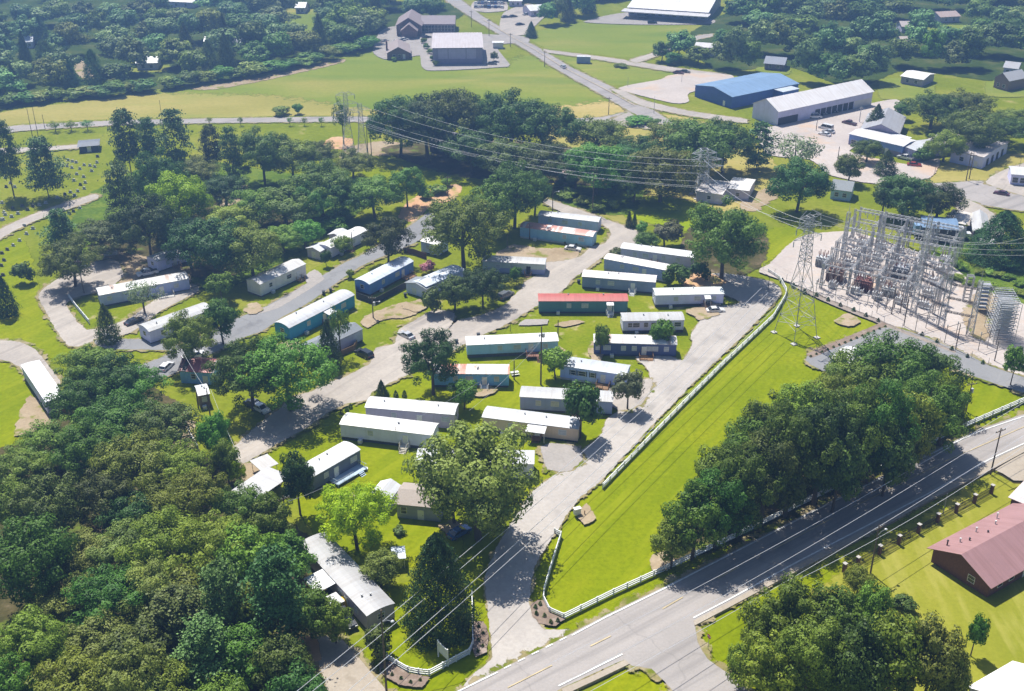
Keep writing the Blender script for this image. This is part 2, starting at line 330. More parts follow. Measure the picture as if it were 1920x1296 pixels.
patch('lawn', [(1030,1145),(1022,1080),(1046,1005),(1090,945),(1130,905),(1210,825),(1290,745),(1370,665),(1480,560),(1560,575),(1660,615),(1520,665),(1560,705),(1500,760),(1400,860),(1300,960),(1250,1085),(1150,1140),(1060,1176)], GREEN, 1.5)
patch('lawn', [(990,1120),(1000,1065),(1040,1000),(1085,938),(1130,900),(1215,808),(1285,738),(1340,682),(1400,625),(1466,560),(1480,575),(1360,690),(1130,920),(1040,1010),(1020,1110),(1035,1160),(1060,1176),(1260,1080),(1400,1010),(1410,1018),(1320,1062),(1135,1156),(1075,1186),(1017,1183),(995,1157)], GREEN, .5)
patch('lawn', [(1740,660),(1870,725),(1930,745),(1930,790),(1800,845),(1700,800)], GREEN, 1.2)
patch('lawn', [(1306,1192),(1305,1206),(1325,1240),(1395,1298),(1470,1360),(1960,1360),(1960,930),(1860,905),(1700,985),(1500,1085),(1372,1142)], GREEN, .6)
patch('dry_grass', [(1560,1140),(1700,1010),(1860,920),(1960,940),(1960,1360),(1700,1330)], ground_mat('dry_lawn', [(.25, (.17, .19, .015)), (.55, (.25, .25, .03)), (.8, (.38, .31, .10))], .07, 1.5, .3, stretch=(1, .4, 1), streak=((.34, .31, .08), (.3, .05, .1), .5, .5), edge_amt=1.2), 6)
patch('lawn', [(1150,1270),(1185,1252),(1222,1258),(1250,1285),(1290,1330),(1080,1340)], GREEN, .5)
patch('lawn', [(735,1100),(900,1090),(915,1120),(927,1232),(880,1272),(820,1290),(740,1305),(690,1230)], GREEN, .6)
patch('lawn', [(560,905),(740,900),(850,960),(860,1040),(760,1060),(600,1010)], GREEN, 1)
patch('lawn', [(480,870),(640,790),(700,690),(860,660),(1000,660),(1180,690),(1230,720),(1140,800),(1080,900),(1020,930),(850,900),(700,900)], GREEN, 1.5)
patch('yard_grass', [(940,640),(1000,575),(1080,520),(1240,540),(1390,570),(1320,600),(1290,680),(1180,690),(1000,660)], YARD, 1)
patch('yard_grass', [(450,660),(560,580),(680,560),(770,545),(870,580),(780,610),(740,650),(690,690),(600,735),(500,720)], YARD, 1)
patch('yard_grass', [(440,590),(520,545),(640,478),(700,460),(690,500),(600,535),(480,590),(420,650)], YARD, 1)
patch('yard_grass', [(130,575),(260,540),(360,560),(400,600),(420,650),(310,675),(230,665),(170,620)], YARD, 1)
patch('lawn', [(-30,470),(40,450),(75,560),(130,650),(100,670),(30,635),(-30,635)], GREEN, 1.5)
patch('lawn', [(-30,678),(20,680),(45,695),(58,760),(40,780),(20,835),(-40,840)], GREEN, .8)
patch('bright_lawn', [(1160,385),(1240,372),(1330,395),(1300,430),(1240,420),(1180,402)], ground_mat('bright_lawn', [(.25, (.18, .25, .004)), (.75, (.26, .31, .006))], .1, 1.5, .25), 4)
patch('bright_lawn', [(690,320),(800,325),(900,330),(900,360),(800,365),(720,350)], GREEN, 4)
patch('bright_lawn', [(1410,445),(1500,425),(1500,445),(1430,490),(1410,500)], GREEN, 3)
patch('rough_grass', [(1745,478),(1800,452),(1930,480),(1930,572),(1835,545)], BRAMBLE, 1.5)
patch('rough_grass', [(1035,350),(1130,340),(1200,360),(1170,400),(1060,385)], BRAMBLE, 3)
patch('clay_patch', [(750,405),(775,375),(830,350),(862,350),(850,372),(800,392),(775,415)], CLAY, 1.5)
patch('clay_patch', [(605,275),(625,258),(660,262),(650,280)], CLAY, 1)
patch('dirt_path', [(660,275),(720,266),(790,275),(780,290),(700,292),(640,296)], DIRT, 1.2)
patch('dirt_path', [(1390,385),(1450,350),(1460,362),(1410,395)], DIRT, 2)
patch('dirt_path', [(360,166),(480,147),(560,130),(640,112),(640,118),(500,150),(400,168)], DIRT, 1)
# woodland floors
patch('forest_floor', [(-60,880),(60,830),(110,790),(150,700),(260,720),(340,770),(370,850),(440,880),(500,960),(570,1010),(640,1180),(560,1230),(640,1340),(-80,1400)], LITTER, 1.5)
patch('grove_grass', [(180,360),(330,300),(560,330),(720,340),(640,420),(420,540),(240,500),(110,480)], BRAMBLE, 2)
patch('forest_floor', [(230,400),(420,360),(540,370),(560,430),(420,520),(260,490),(180,470)], LITTER, 3)
patch('dirt_path', [(415,395),(440,352),(460,350),(455,400),(430,415)], DIRT, 1.5)
patch('dirt_path', [(150,500),(180,470),(250,480),(330,500),(350,530),(260,540),(190,530)], DIRT, 2)
patch('forest_floor', [(720,280),(880,262),(1080,280),(1250,330),(1180,350),(1000,340),(860,330)], LITTER, 2)
patch('forest_floor', [(1255,1050),(1300,960),(1450,780),(1600,690),(1760,720),(1800,810),(1600,905),(1400,1005)], LITTER, 1.5)
patch('forest_floor', [(-60,205),(60,190),(200,178),(345,160),(480,140),(620,108),(705,85),(740,60),(850,40),(820,5),(-120,5)], THICKET, 2)
patch('forest_floor', [(1340,130),(1480,125),(1600,165),(1700,130),(1930,150),(1960,5),(1450,5),(1300,60)], THICKET, 2)
patch('forest_floor', [(1300,430),(1430,440),(1420,500),(1330,530),(1280,500)], LITTER, 2)
patch('dirt_path', [(560,1215),(600,1190),(640,1235),(720,1310),(640,1330),(575,1290)], DIRT, .8)
patch('forest_lane', [(300,905),(318,850),(340,800),(360,790),(360,835),(335,890),(320,990),(290,1000)], DIRT, 1)

for a, b, c, d in ((540,602,18,50),(560,600,50,64),(250,310,118,134),(1745,1830,50,72),(1655,1745,150,185),(1425,1475,128,140),(1855,1925,155,180),(1690,1720,88,98)):
    patch('lawn', [(a,c),((a+b)/2,c-2),(b,c),(b+4,(c+d)/2),(b,d),((a+b)/2,d+2),(a,d),(a-4,(c+d)/2)], FIELD, 2)
patch('dirt_path', [(130,105),(145,108),(168,132),(172,150),(158,150),(140,128)], DIRT, 1)
# roads
patch('highway', [(-40,248),(30,237),(200,228),(367,224),(633,220),(860,222),(1070,223),(1130,221),(1160,214),(1200,207),(1210,219),(1160,231),(1070,232),(860,232),(633,229),(367,232),(200,236),(30,247),(-40,260)], ASPHALT, .4, step=4)
patch('highway', [(835,0),(862,0),(905,32),(965,68),(1012,92),(1068,126),(1150,166),(1200,192),(1250,224),(1330,262),(1320,272),(1245,240),(1200,220),(1135,182),(1040,128),(992,97),(948,72),(890,37)], ASPHALT, .5, step=4)
patch('road', [(1020,93),(1030,95),(1110,105),(1175,114),(1280,130),(1360,140),(1356,146),(1275,138),(1170,121),(1105,110),(1025,99)], GRAVEL, .4, step=3)
patch('road', [(1180,114),(1228,99),(1290,72),(1335,64),(1336,69),(1296,78),(1234,105),(1192,119)], GRAVEL, .4, step=3)
patch('road', [(1145,168),(1165,170),(1210,190),(1290,209),(1400,225),(1400,232),(1285,217),(1200,198)], GRAVEL, .4, step=3)
patch('lay_by', [(1150,225),(1180,212),(1200,228),(1240,236),(1235,244),(1180,238),(1155,236)], GRAVEL, .4, step=3)
patch('parking_lot', [(1160,167),(1240,150),(1253,143),(1300,138),(1370,142),(1372,155),(1292,175),(1290,192),(1260,194)], GRAVELY, .5)
patch('parking_lot', [(700,98),(712,62),(742,50),(850,62),(925,66),(985,70),(990,80),(930,86),(955,122),(952,126),(802,133),(788,105),(768,108),(722,112)], SLAB, .5)
patch('parking_lot', [(938,58),(945,25),(990,8),(1030,22),(1012,40),(985,66),(968,68)], GRAVEL, .6)
patch('parking_lot', [(885,18),(890,4),(945,0),(950,20),(910,24)], GRAVEL, .6)
patch('parking_lot', [(1095,42),(1180,24),(1330,36),(1330,46),(1200,47)], SLAB, .6)
patch('yard_gravel', [(1420,240),(1457,238),(1632,196),(1680,188),(1690,205),(1640,240),(1640,262),(1590,285),(1700,310),(1760,300),(1740,335),(1640,345),(1560,330),(1520,300),(1440,290)], GRAVELY, .8)
patch('road', [(1700,350),(1790,344),(1850,342),(1935,375),(1935,398),(1840,385),(1795,372),(1740,372)], ASPHALT, .5)
patch('driveway', [(1850,345),(1880,322),(1935,305),(1935,330),(1900,345),(1935,352),(1935,372)], GRAVEL, .6)
patch('driveway', [(1790,372),(1830,383),(1870,410),(1880,440),(1840,450),(1800,400)], GRAVEL, .6)
patch('cemetery_lane', [(-30,282),(60,278),(147,273),(182,264),(184,268),(150,279),(60,285),(-30,292)], GRAVEL, .4)
patch('cemetery_lane', [(-30,448),(17,424),(60,405),(103,389),(177,366),(182,374),(110,400),(60,418),(20,438),(-30,466)], GRAVEL, .4)
patch('driveway', [(-30,640),(0,641),(35,644),(66,660),(92,692),(112,722),(60,712),(48,700),(40,691),(20,679),(0,676),(-30,676)], GRAVEL, .5)
patch('dirt_patch', [(58,745),(95,788),(70,808),(30,818),(40,785)], DIRT, .8)
patch('driveway', [(75,560),(95,535),(140,510),(175,495),(215,490),(230,520),(195,545),(140,560),(122,575),(162,622),(240,602),(300,560),(360,535),(370,548),(300,585),(245,625),(180,640),(130,650)], GRAVEL, .6)
patch('street', [(180,640),(270,640),(340,650),(450,598),(487,584),(605,520),(650,494),(685,478),(767,428),(805,402),(828,418),(785,452),(757,466),(672,503),(580,568),(525,598),(492,622),(447,638),(350,690),(300,712),(258,704),(262,690),(330,660),(200,655)], STREET, .5)
patch('concrete_pad', [(480,590),(530,563),(580,532),(600,520),(608,525),(570,550),(520,580)], SLAB, .6)
patch('concrete_pad', [(573,520),(590,508),(604,520),(580,535)], SLAB, .4)
patch('park_lane', [(1013,372),(1075,392),(1125,410),(1195,436),(1210,446),(1190,457),(1150,469),(1127,484),(1095,508),(1075,522),(1052,547),(1012,571),(977,592),(940,614),(905,628),(868,648),(800,685),(757,707),(695,737),(687,752),(652,757),(612,776),(575,803),(540,822),(492,849),(450,874),(430,868),(432,850),(500,790),(560,745),(585,738),(607,726),(650,709),(697,684),(707,656),(742,648),(750,622),(770,609),(815,586),(850,590),(840,622),(862,604),(912,592),(947,576),(962,560),(980,545),(983,533),(1005,521),(1020,508),(1020,495),(1050,490),(1087,484),(1110,466),(1135,459),(1148,442),(1142,430),(1120,418),(1062,403),(1015,378)], GRAVEL, .7)
patch('dirt_patch', [(680,605),(700,590),(760,570),(785,580),(770,595),(720,600),(690,615)], DIRT, 1)
patch('dirt_patch', [(935,475),(965,462),(1005,468),(1075,470),(1080,485),(1030,492),(940,490)], DIRT, 1)
patch('dirt_patch', [(500,880),(455,875),(450,905),(480,935),(530,900)], DIRT, 1)
patch('concrete_pad', [(972,612),(985,602),(1028,602),(1025,610),(990,612)], SLAB, .3)
patch('dirt_patch', [(1040,612),(1070,604),(1095,606),(1060,614)], DIRT, .6)
patch('park_drive', [(915,1120),(912,1088),(930,1040),(958,990),(1000,927),(1055,886),(1072,862),(1125,825),(1140,790),(1172,768),(1222,712),(1212,690),(1195,672),(1245,668),(1280,680),(1300,650),(1298,630),(1322,595),(1345,578),(1372,576),(1390,570),(1366,557),(1300,545),(1290,528),(1350,515),(1440,530),(1463,552),(1400,622),(1335,684),(1280,738),(1210,810),(1125,903),(1082,938),(1040,1000),(1000,1064),(990,1120),(995,1157),(1020,1186),(1080,1190),(1000,1240),(870,1290),(900,1262),(926,1235)], DRIVE, .6)
patch('driveway', [(1017,842),(1030,836),(1080,842),(1090,862),(1065,885),(1030,882)], SLAB, .8)
patch('driveway', [(1142,745),(1150,730),(1220,715),(1200,760),(1160,772)], GRAVEL, .8)
patch('driveway', [(590,1200),(640,1205),(690,1262),(740,1330),(640,1345),(605,1260)], WALK, .5)
patch('dirt_patch', [(545,1215),(560,1200),(590,1200),(600,1240),(575,1250)], CLAY, .6)
patch('main_road', [(850,1310),(900,1278),(933,1263),(1060,1199),(1135,1159),(1247,1104),(1320,1066),(1557,944),(1675,886),(1797,827),(1840,808),(1935,776),(1960,790),(1960,815),(1920,836),(1855,869),(1745,931),(1684,963),(1500,1059),(1365,1133),(1302,1168),(1302,1185),(1306,1206),(1325,1240),(1400,1300),(1330,1380),(1262,1298),(1250,1285),(1222,1257),(1185,1251),(1170,1240),(1047,1296),(980,1330),(850,1340)], ASPHALT, .25, step=2)
patch('sidewalk', [(1302,1178),(1368,1143),(1500,1072),(1684,976),(1745,941),(1860,884),(1960,830),(1960,818),(1920,838),(1855,871),(1745,933),(1684,965),(1500,1061),(1365,1135),(1300,1169)], WALK, 0, smooth=False, rise=.12)
patch('sidewalk', [(1052,1297),(1110,1272),(1172,1242),(1180,1250),(1120,1279),(1075,1300),(1060,1310)], WALK, 0, smooth=False, rise=.12)
patch('driveway', [(1866,886),(1935,850),(1960,900),(1900,905),(1880,892)], WALK, .3, rise=.13)
patch('substation_gravel', [(1425,512),(1445,497),(1482,460),(1515,443),(1600,438),(1727,478),(1772,494),(1840,546),(1935,585),(1935,705),(1852,684),(1790,659),(1732,632),(1690,619),(1657,605),(1565,567),(1497,537)], GRAVELY, .6)
patch('substation_drive', [(1512,678),(1530,660),(1655,618),(1692,622),(1740,638),(1810,667),(1855,690),(1935,718),(1935,742),(1865,722),(1790,694),(1745,668),(1690,655),(1640,690),(1560,702),(1530,692)], STREET, .4)
patch('gravel_edge', [(1497,540),(1565,570),(1657,608),(1690,622),(1790,662),(1790,665),(1690,626),(1655,612),(1560,574),(1495,543)], ground_mat('brown_edge', [(.3, (.24, .20, .17)), (.7, (.34, .29, .25))], .4, 3, .4, edge_noise=.8, edge_amt=.9), .4)
patch('mulch_bed', [(1512,668),(1655,608),(1662,612),(1520,674)], MULCH, .4)
patch('mulch_bed', [(997,1138),(1008,1130),(1020,1130),(1032,1152),(1058,1165),(1040,1176),(1012,1172),(1000,1158)], MULCH, .4)
patch('mulch_bed', [(890,1170),(905,1170),(914,1195),(910,1225),(893,1235),(886,1215)], MULCH, .4)
patch('mulch_bed', [(712,1250),(730,1245),(765,1268),(805,1275),(790,1292),(750,1285),(715,1265)], MULCH, .4)
patch('dirt_patch', [(1085,962),(1100,952),(1115,975),(1095,985)], DIRT, .8)
patch('dirt_patch', [(1565,605),(1590,592),(1612,605),(1590,614)], DIRT, .8)
patch('dirt_patch', [(1838,552),(1865,562),(1860,600),(1842,640),(1815,620),(1810,590)], DIRT, 1.5)
patch('dirt_patch', [(1280,520),(1320,515),(1360,530),(1335,545),(1285,540)], CLAY, 1)
patch('dirt_patch', [(1222,1050),(1250,1035),(1262,1060),(1230,1075)], DIRT, .8)

# painted lines
def stripe(p, q, w=.14, mat=LINE, name='road_marking', z=None):
    layer[0] += 0
    a, b = G(*p), G(*q); d = (b - a); L = d.length; d.normalize(); n = Vector((-d.y, d.x, 0)) * w
    zz = Vector((0, 0, (layer[0] + 2) * .004))
    k = max(1, int(L / 6)); m = MB()
    for j in range(k):
        s, e = a + d*(L*j/k), a + d*(L*(j+1)/k)
        m.add([s - n + zz, e - n + zz, e + n + zz, s + n + zz], [(0, 1, 2, 3)])
    o = m.build(name, mat); o['kind'] = 'structure'; return o
def poly_stripe(pts, **k):
    for p, q in zip(pts, pts[1:]): stripe(p, q, **k)
poly_stripe([(1072,1196),(1135,1162),(1247,1107),(1320,1069),(1557,947),(1675,889),(1797,830),(1840,811),(1935,779)])
stripe((845,1308), (933,1265))
for t0 in range(5):
    x = 945 + t0*26; stripe((x, 1258 - (x-945)*.505), (x+13, 1251.5 - (x-945)*.505))
stripe((1047,1291), (1167,1231)); stripe((1300,1163), (1365,1129)); poly_stripe([(1365,1129),(1500,1055),(1684,959),(1745,927),(1855,865),(1935,828)])
for p, q in (((952,1294),(1035,1252)), ((1107,1216),(1145,1197)), ((1242,1146),(1280,1124)), ((1345,1089),(1385,1068)), ((1450,1034),(1560,976)), ((1600,955),(1780,865)), ((1780,865),(1935,797))):
    stripe(p, q, .1, YELLOW)
for p, q in (((905,38),(958,70)), ((958,70),(1003,95)), ((1003,95),(1054,127)), ((1054,127),(1140,172)), ((1140,172),(1190,200))):
    stripe(p, q, .15, YELLOW)
layer[0] += 1
for k, pts in enumerate(([(1160,640),(1200,632),(1240,640),(1200,650)], [(1000,655),(1030,648),(1060,662),(1020,672)], [(870,735),(900,728),(930,735),(895,745)], [(520,650),(550,645),(580,655),(545,668)], [(760,575),(785,566),(800,578),(775,588)], [(1060,690),(1085,684),(1100,700),(1075,705)],
    [(830,990),(850,980),(866,1000),(845,1012)], [(640,935),(655,928),(668,938),(650,946)], [(1108,655),(1118,640),(1128,668),(1116,690)], [(950,775),(965,772),(972,785),(958,790)], [(1290,585),(1330,580),(1345,592),(1310,600)], [(460,580),(480,572),(490,585),(470,592)])):
    patch('worn_spot', pts, DIRT, 1.2)
layer[0] += 3
# ------------------------------------------------------------------ trees: meshes
rng = np.random.default_rng(7)
def rand_dirs(n):
    v = rng.normal(size=(n, 3)); return v / np.linalg.norm(v, axis=1)[:, None]
def leaves_mesh(name, pos, nrm, size, tone):
    """one small ragged face per leaf clump"""
    n = len(pos); r = rng.normal(size=(n, 3)); a = np.cross(nrm, r); a /= np.linalg.norm(a, axis=1)[:, None] + 1e-9; b = np.cross(nrm, a)
    s = size[:, None]
    k = rng.uniform(.6, 1.3, (n, 4, 1))
    vs_ = np.stack([pos + s*(a*math.cos(2*math.pi*j/4) + b*math.sin(2*math.pi*j/4))*k[:, j] for j in range(4)], 1).reshape(-1, 3)
    me = bpy.data.meshes.new(name)
    me.vertices.add(4*n); me.vertices.foreach_set('co', vs_.astype(np.float32).ravel())
    me.loops.add(4*n); me.loops.foreach_set('vertex_index', np.arange(4*n, dtype=np.int32))
    me.polygons.add(n); me.polygons.foreach_set('loop_start', np.arange(0, 4*n, 4, dtype=np.int32)); me.polygons.foreach_set('loop_total', np.full(n, 4, np.int32))
    me.update()
    at = me.attributes.new('tone', 'FLOAT', 'POINT'); at.data.foreach_set('value', np.repeat(tone, 4).astype(np.float32))
    return me
def jitter_normals(out, amt):
    v = out + rng.normal(size=out.shape)*amt; return v / np.linalg.norm(v, axis=1)[:, None]
def broadleaf(n_lobe, n_leaf, leaf, z0=.22, wide=1.0, ragged=.3, open_=.0, seed=0, lr=.10):
    """unit crown: height 1, width 1: lobes on an uneven dome, each a shell of leaf clumps"""
    global rng; rng = np.random.default_rng(100 + seed)
    P, Nn, T, S = [], [], [], []
    cz, rz = (1 + z0)/2, (1 - z0)/2
    lob = []
    for i in range(n_lobe):
        d = rand_dirs(1)[0]
        if d[2] < -.5: d[2] *= -.6
        rr = rng.uniform(.42, .98)**.7
        tp = 1 - .25*max(0, -d[2])
        c = np.array([d[0]*(.5-lr)*rr*wide*tp, d[1]*(.5-lr)*rr*wide*tp, cz + d[2]*(rz-lr*.8)*rr])
        if rng.random() < ragged: c[:2] *= 1.15
        lob.append((c, lr*rng.uniform(.7, 1.3)))
    lob.append((np.array([0, 0, cz]), .26))
    w = np.array([r*r for _, r in lob]); w /= w.sum()
    for (c, r), f in zip(lob, w):
        m = max(20, int(n_leaf*f)); d = rand_dirs(m); rad = r*rng.uniform(.55, 1.0, m)**.5*(1 + .22*np.sin(d[:, 0]*7 + c[0]*40)*np.sin(d[:, 2]*6 + c[1]*30))
        p = c + d*rad[:, None]*np.array([1, 1, .8])
        keep = rng.random(m) > open_*(rng.random(m))
        t0 = rng.uniform(.15, .75)
        P.append(p[keep]); Nn.append(d[keep]); T.append(np.clip(t0 + rng.normal(0, .15, m), 0, 1)[keep]); S.append((leaf*rng.uniform(.55, 1.3, m))[keep])
    P, Nn, T, S = map(np.concatenate, (P, Nn, T, S))
    g = P - np.array([0, 0, cz]); g /= np.linalg.norm(g, axis=1)[:, None] + 1e-6
    return leaves_mesh('crown_leaves', P, jitter_normals(Nn*.9 + g*.5 + np.array([0, 0, .25]), .38), S, T)
def pine(n_tier, n_leaf, leaf, z0=.25, seed=0, flat=.055):
    """unit pine: open whorls of drooping boughs with needle tufts"""
    global rng; rng = np.random.default_rng(300 + seed)
    P, Nn, T, S = [], [], [], []
    for k in range(n_tier):
        u = (k + .5)/n_tier; z = z0 + (1-z0)*u; R = .5*(1-u*.93)**.5*rng.uniform(.62, 1.1)*(.62 + .38*min(1, u*3)); nb = rng.integers(4, 7)
        for j in range(nb):
            a = 2*math.pi*(j + rng.random()*.8)/nb; L = R*rng.uniform(.45, 1.15); m = int(n_leaf/(n_tier*6))
            s = rng.uniform(.18, 1, m)**.7
            q = np.stack([np.cos(a)*s*L, np.sin(a)*s*L, z + .05*s - .10*s*s*L*2 + rng.normal(0, .012, m)], 1)
            side = rng.normal(0, 1, m)*.085*(.5 + s*.7); q += np.stack([-np.sin(a)*side, np.cos(a)*side, rng.normal(0, flat*.35, m) - np.abs(side)*.15], 1)
            P.append(q); Nn.append(np.tile([math.cos(a)*.35, math.sin(a)*.35, .85], (m, 1))); t0 = rng.uniform(.2, .7); T.append(np.clip(t0 + rng.normal(0, .2, m), 0, 1)); S.append(leaf*rng.uniform(.6, 1.2, m))
    P, Nn, T, S = map(np.concatenate, (P, Nn, T, S))
    return leaves_mesh('pine_boughs', P, jitter_normals(Nn, .6), S, T)
def conifer(n_leaf, leaf, seed=0, power=.7, z0=.03, rough=.16):
    global rng; rng = np.random.default_rng(500 + seed)
    u = rng.random(n_leaf)**1.35; a = rng.uniform(0, 2*math.pi, n_leaf)
    R = .5*np.minimum(1, (1-u)**power*1.05)*(1 - .25*np.exp(-u*14))
    R = R*(1 + rough*np.sin(a*5 + u*19 + seed) + rough*.8*np.sin(a*9 - u*37))*rng.uniform(.62, 1.04, n_leaf)
    P = np.stack([R*np.cos(a), R*np.sin(a), z0 + (1-z0)*u], 1); Nn = np.stack([np.cos(a), np.sin(a), np.full(n_leaf, .55)], 1)
    T = np.clip(.45 + .25*np.sin(a*5 + u*19 + seed) + rng.normal(0, .2, n_leaf), 0, 1)
    return leaves_mesh('conifer_sprays', P, jitter_normals(Nn, .6), leaf*rng.uniform(.6, 1.25, n_leaf), T)
BARK = plain((.11, .085, .065), .95, var=.25, nscale=4)
def trunk_mesh(seed, fork=.42, r=.021, limbs=6, spread=.30):
    """tapered trunk with limbs reaching into the crown; unit height"""
    rg = random.Random(seed); m = MB()
    top = Vector((rg.uniform(-.03, .03), rg.uniform(-.03, .03), fork)); m.bar((0, 0, -.01), (top*.5)[:], r*1.25, r, 6); m.bar(top*.5, top, r, r*.8, 6)
    for k in range(limbs):
        a = 2*math.pi*(k + rg.random()*.6)/limbs; s = spread*rg.uniform(.6, 1.05); base = Vector((top.x, top.y, fork*rg.uniform(.72, 1)))
        mid = base + Vector((math.cos(a)*s*.5, math.sin(a)*s*.5, .16)); end = base + Vector((math.cos(a)*s, math.sin(a)*s, rg.uniform(.22, .38)))
        m.bar(base, mid, r*.5, r*.34, 5); m.bar(mid, end, r*.34, r*.1, 5)
        e2 = mid + Vector((math.cos(a+.9)*s*.35, math.sin(a+.9)*s*.35, .13)); m.bar(mid, e2, r*.25, r*.08, 4)
    m.bar(top, (0, 0, min(.92, fork + .4)), r*.75, r*.15, 5)
    return m.mesh('tree_trunk', BARK)
def pole_trunk(r=.014, top=.97):
    m = MB(); m.bar((0, 0, -.01), (0, 0, .45), r*1.2, r*.85, 6); m.bar((0, 0, .45), (.005, 0, top), r*.85, r*.12, 6); return m.mesh('pine_trunk', BARK)
LM = {
 'oak':   leaf_mat('oak_leaves', (0.058, 0.112, 0.011), (0.175, 0.275, 0.032)),
 'dark':  leaf_mat('dark_leaves', (0.031, 0.069, 0.014), (0.108, 0.182, 0.030), .2),
 'mid':   leaf_mat('green_leaves', (0.070, 0.144, 0.011), (0.200, 0.325, 0.032)),
 'light': leaf_mat('light_leaves', (0.108, 0.180, 0.014), (0.266, 0.370, 0.041), .3, .03),
 'yellow': leaf_mat('yellow_green_leaves', (0.205, 0.337, 0.003), (0.431, 0.583, 0.007), .3, .01),
 'olive': leaf_mat('olive_leaves', (0.108, 0.146, 0.025), (0.266, 0.320, 0.057), .25, .03),
 'grey':  leaf_mat('grey_leaves', (0.123, 0.168, 0.069), (0.308, 0.393, 0.196), .25, .03),
 'pine':  leaf_mat('pine_needles', (0.050, 0.099, 0.023), (0.159, 0.253, 0.069), .15),
 'cedar': leaf_mat('cedar_sprays', (0.019, 0.052, 0.013), (0.072, 0.141, 0.034), .12),
 'purple': leaf_mat('purple_leaves', (0.057, 0.058, 0.025), (0.144, 0.146, 0.063), .2, .02),
 'pink':  leaf_mat('pink_blossom', (0.226, 0.067, 0.103), (0.564, 0.247, 0.310), .25, .02),
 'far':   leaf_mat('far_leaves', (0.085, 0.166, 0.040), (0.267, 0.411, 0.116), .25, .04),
}
HI = [broadleaf(70, 12500, .0155, .02, 1.0, .25, .1, 1, .095), broadleaf(85, 13000, .0145, .0, 1.05, .35, .2, 2, .085), broadleaf(60, 12000, .016, .04, .95, .2, .1, 3, .11),
      broadleaf(80, 12500, .015, -.02, 1.0, .4, .1, 4, .09), broadleaf(95, 13500, .014, .02, 1.05, .3, .15, 5, .08), broadleaf(66, 12000, .0155, .0, .95, .3, .3, 6, .10)]
GIANT = [broadleaf(90, 28000, .0098, .0, 1.0, .4, .3, 51, .078), broadleaf(105, 30000, .0095, .02, 1.05, .45, .4, 52, .072), broadleaf(76, 26000, .0102, -.02, .98, .4, .35, 53, .085)]
SM = [broadleaf(30, 4200, .026, .10, 1.0, .3, .2, 11, .12), broadleaf(36, 4400, .025, .14, 1.0, .35, .3, 12, .11), broadleaf(26, 4000, .027, .08, 1.0, .3, .1, 13, .13)]
FARM = [broadleaf(36, 3600, .029, .0, 1.0, .25, .05, 21, .12), broadleaf(44, 3800, .028, .0, 1.05, .3, .1, 22, .11), broadleaf(28, 3400, .030, .0, .95, .25, .05, 23, .135), broadleaf(40, 3600, .029, .0, 1.0, .4, .1, 24, .115)]
BUSH = [broadleaf(18, 1900, .040, -.15, 1.0, .3, .1, 31, .15), broadleaf(22, 2000, .038, -.15, 1.1, .4, .1, 32, .14)]
AIRY = [broadleaf(26, 2600, .018, .15, 1.0, .5, .5, 41), broadleaf(30, 2700, .017, .2, 1.0, .6, .6, 42)]
PINE = [pine(8, 8000, .0165, .14, 1, .05), pine(9, 8400, .016, .2, 2, .045), pine(7, 7600, .017, .10, 3, .055), pine(8, 7600, .0165, .28, 4, .045)]
CONE = [conifer(6500, .019, 1), conifer(6800, .018, 2, .5), conifer(6200, .020, 3, .85)]
BROAD = [conifer(26000, .0100, 4, .62, .0, .12)]
TUFT = [conifer(420, .07, 7, .5, 0), conifer(420, .07, 8, .6, 0)]
TRK = [trunk_mesh(s, f, r) for s, f, r in ((1, .40, .020), (2, .36, .022), (3, .44, .018), (4, .34, .024))]
PTRK = pole_trunk()
KIND = {  # mesh family, material
 'oak': (HI, 'oak'), 'dark': (HI, 'dark'), 'mid': (HI, 'mid'), 'light': (HI, 'light'), 'yellow': (HI, 'yellow'), 'olive': (HI, 'olive'), 'grey': (AIRY, 'grey'), 'greysmall': (SM, 'grey'), 'bigolive': (HI, 'olive'), 'cedarround': (HI, 'cedar'),
 'pine': (PINE, 'pine'), 'cedar': (CONE, 'cedar'), 'cedarbroad': (BROAD, 'cedar'), 'cone': (CONE, 'dark'), 'small': (SM, 'mid'), 'smalldark': (SM, 'dark'), 'purple': (SM, 'purple'), 'pink': (BUSH, 'pink'),
 'bush': (BUSH, 'mid'), 'bushdark': (BUSH, 'dark'), 'bushlight': (BUSH, 'light'), 'far': (FARM, 'far'), 'fardark': (FARM, 'oak'), 'farlight': (FARM, 'mid'), 'farcone': (CONE, 'dark'), 'farbush': (BUSH, 'mid'),
 'airy': (AIRY, 'mid'), 'tuft': (TUFT, 'cedar'), 'tuftdark': (TUFT, 'dark')}
for fam in (HI, SM, FARM, BUSH, AIRY, PINE, CONE, TUFT, BROAD, GIANT):
    for me in fam: me.materials.append(LM['oak'])
ADJ = {'oak': 'green', 'dark': 'dark', 'mid': 'fresh green', 'light': 'light green', 'yellow': 'bright yellow-green', 'olive': 'olive', 'grey': 'pale thin', 'pine': 'tall pine', 'cedar': 'dark cedar', 'cone': 'dark conical',
       'small': 'small green', 'smalldark': 'small dark', 'far': 'hazy green', 'fardark': 'hazy dark', 'farlight': 'hazy light green', 'farcone': 'hazy dark conical', 'farbush': 'low bushy', 'purple': 'purplish', 'pink': 'pink', 'bush': 'low bushy', 'bushdark': 'low dark bushy', 'bushlight': 'low light bushy', 'airy': 'thin green', 'tuft': 'dark', 'tuftdark': 'dark'}
tr = random.Random(11); n_tree = [0]
def set_mat(o, mat):
    o.material_slots[0].link = 'OBJECT'; o.material_slots[0].material = mat
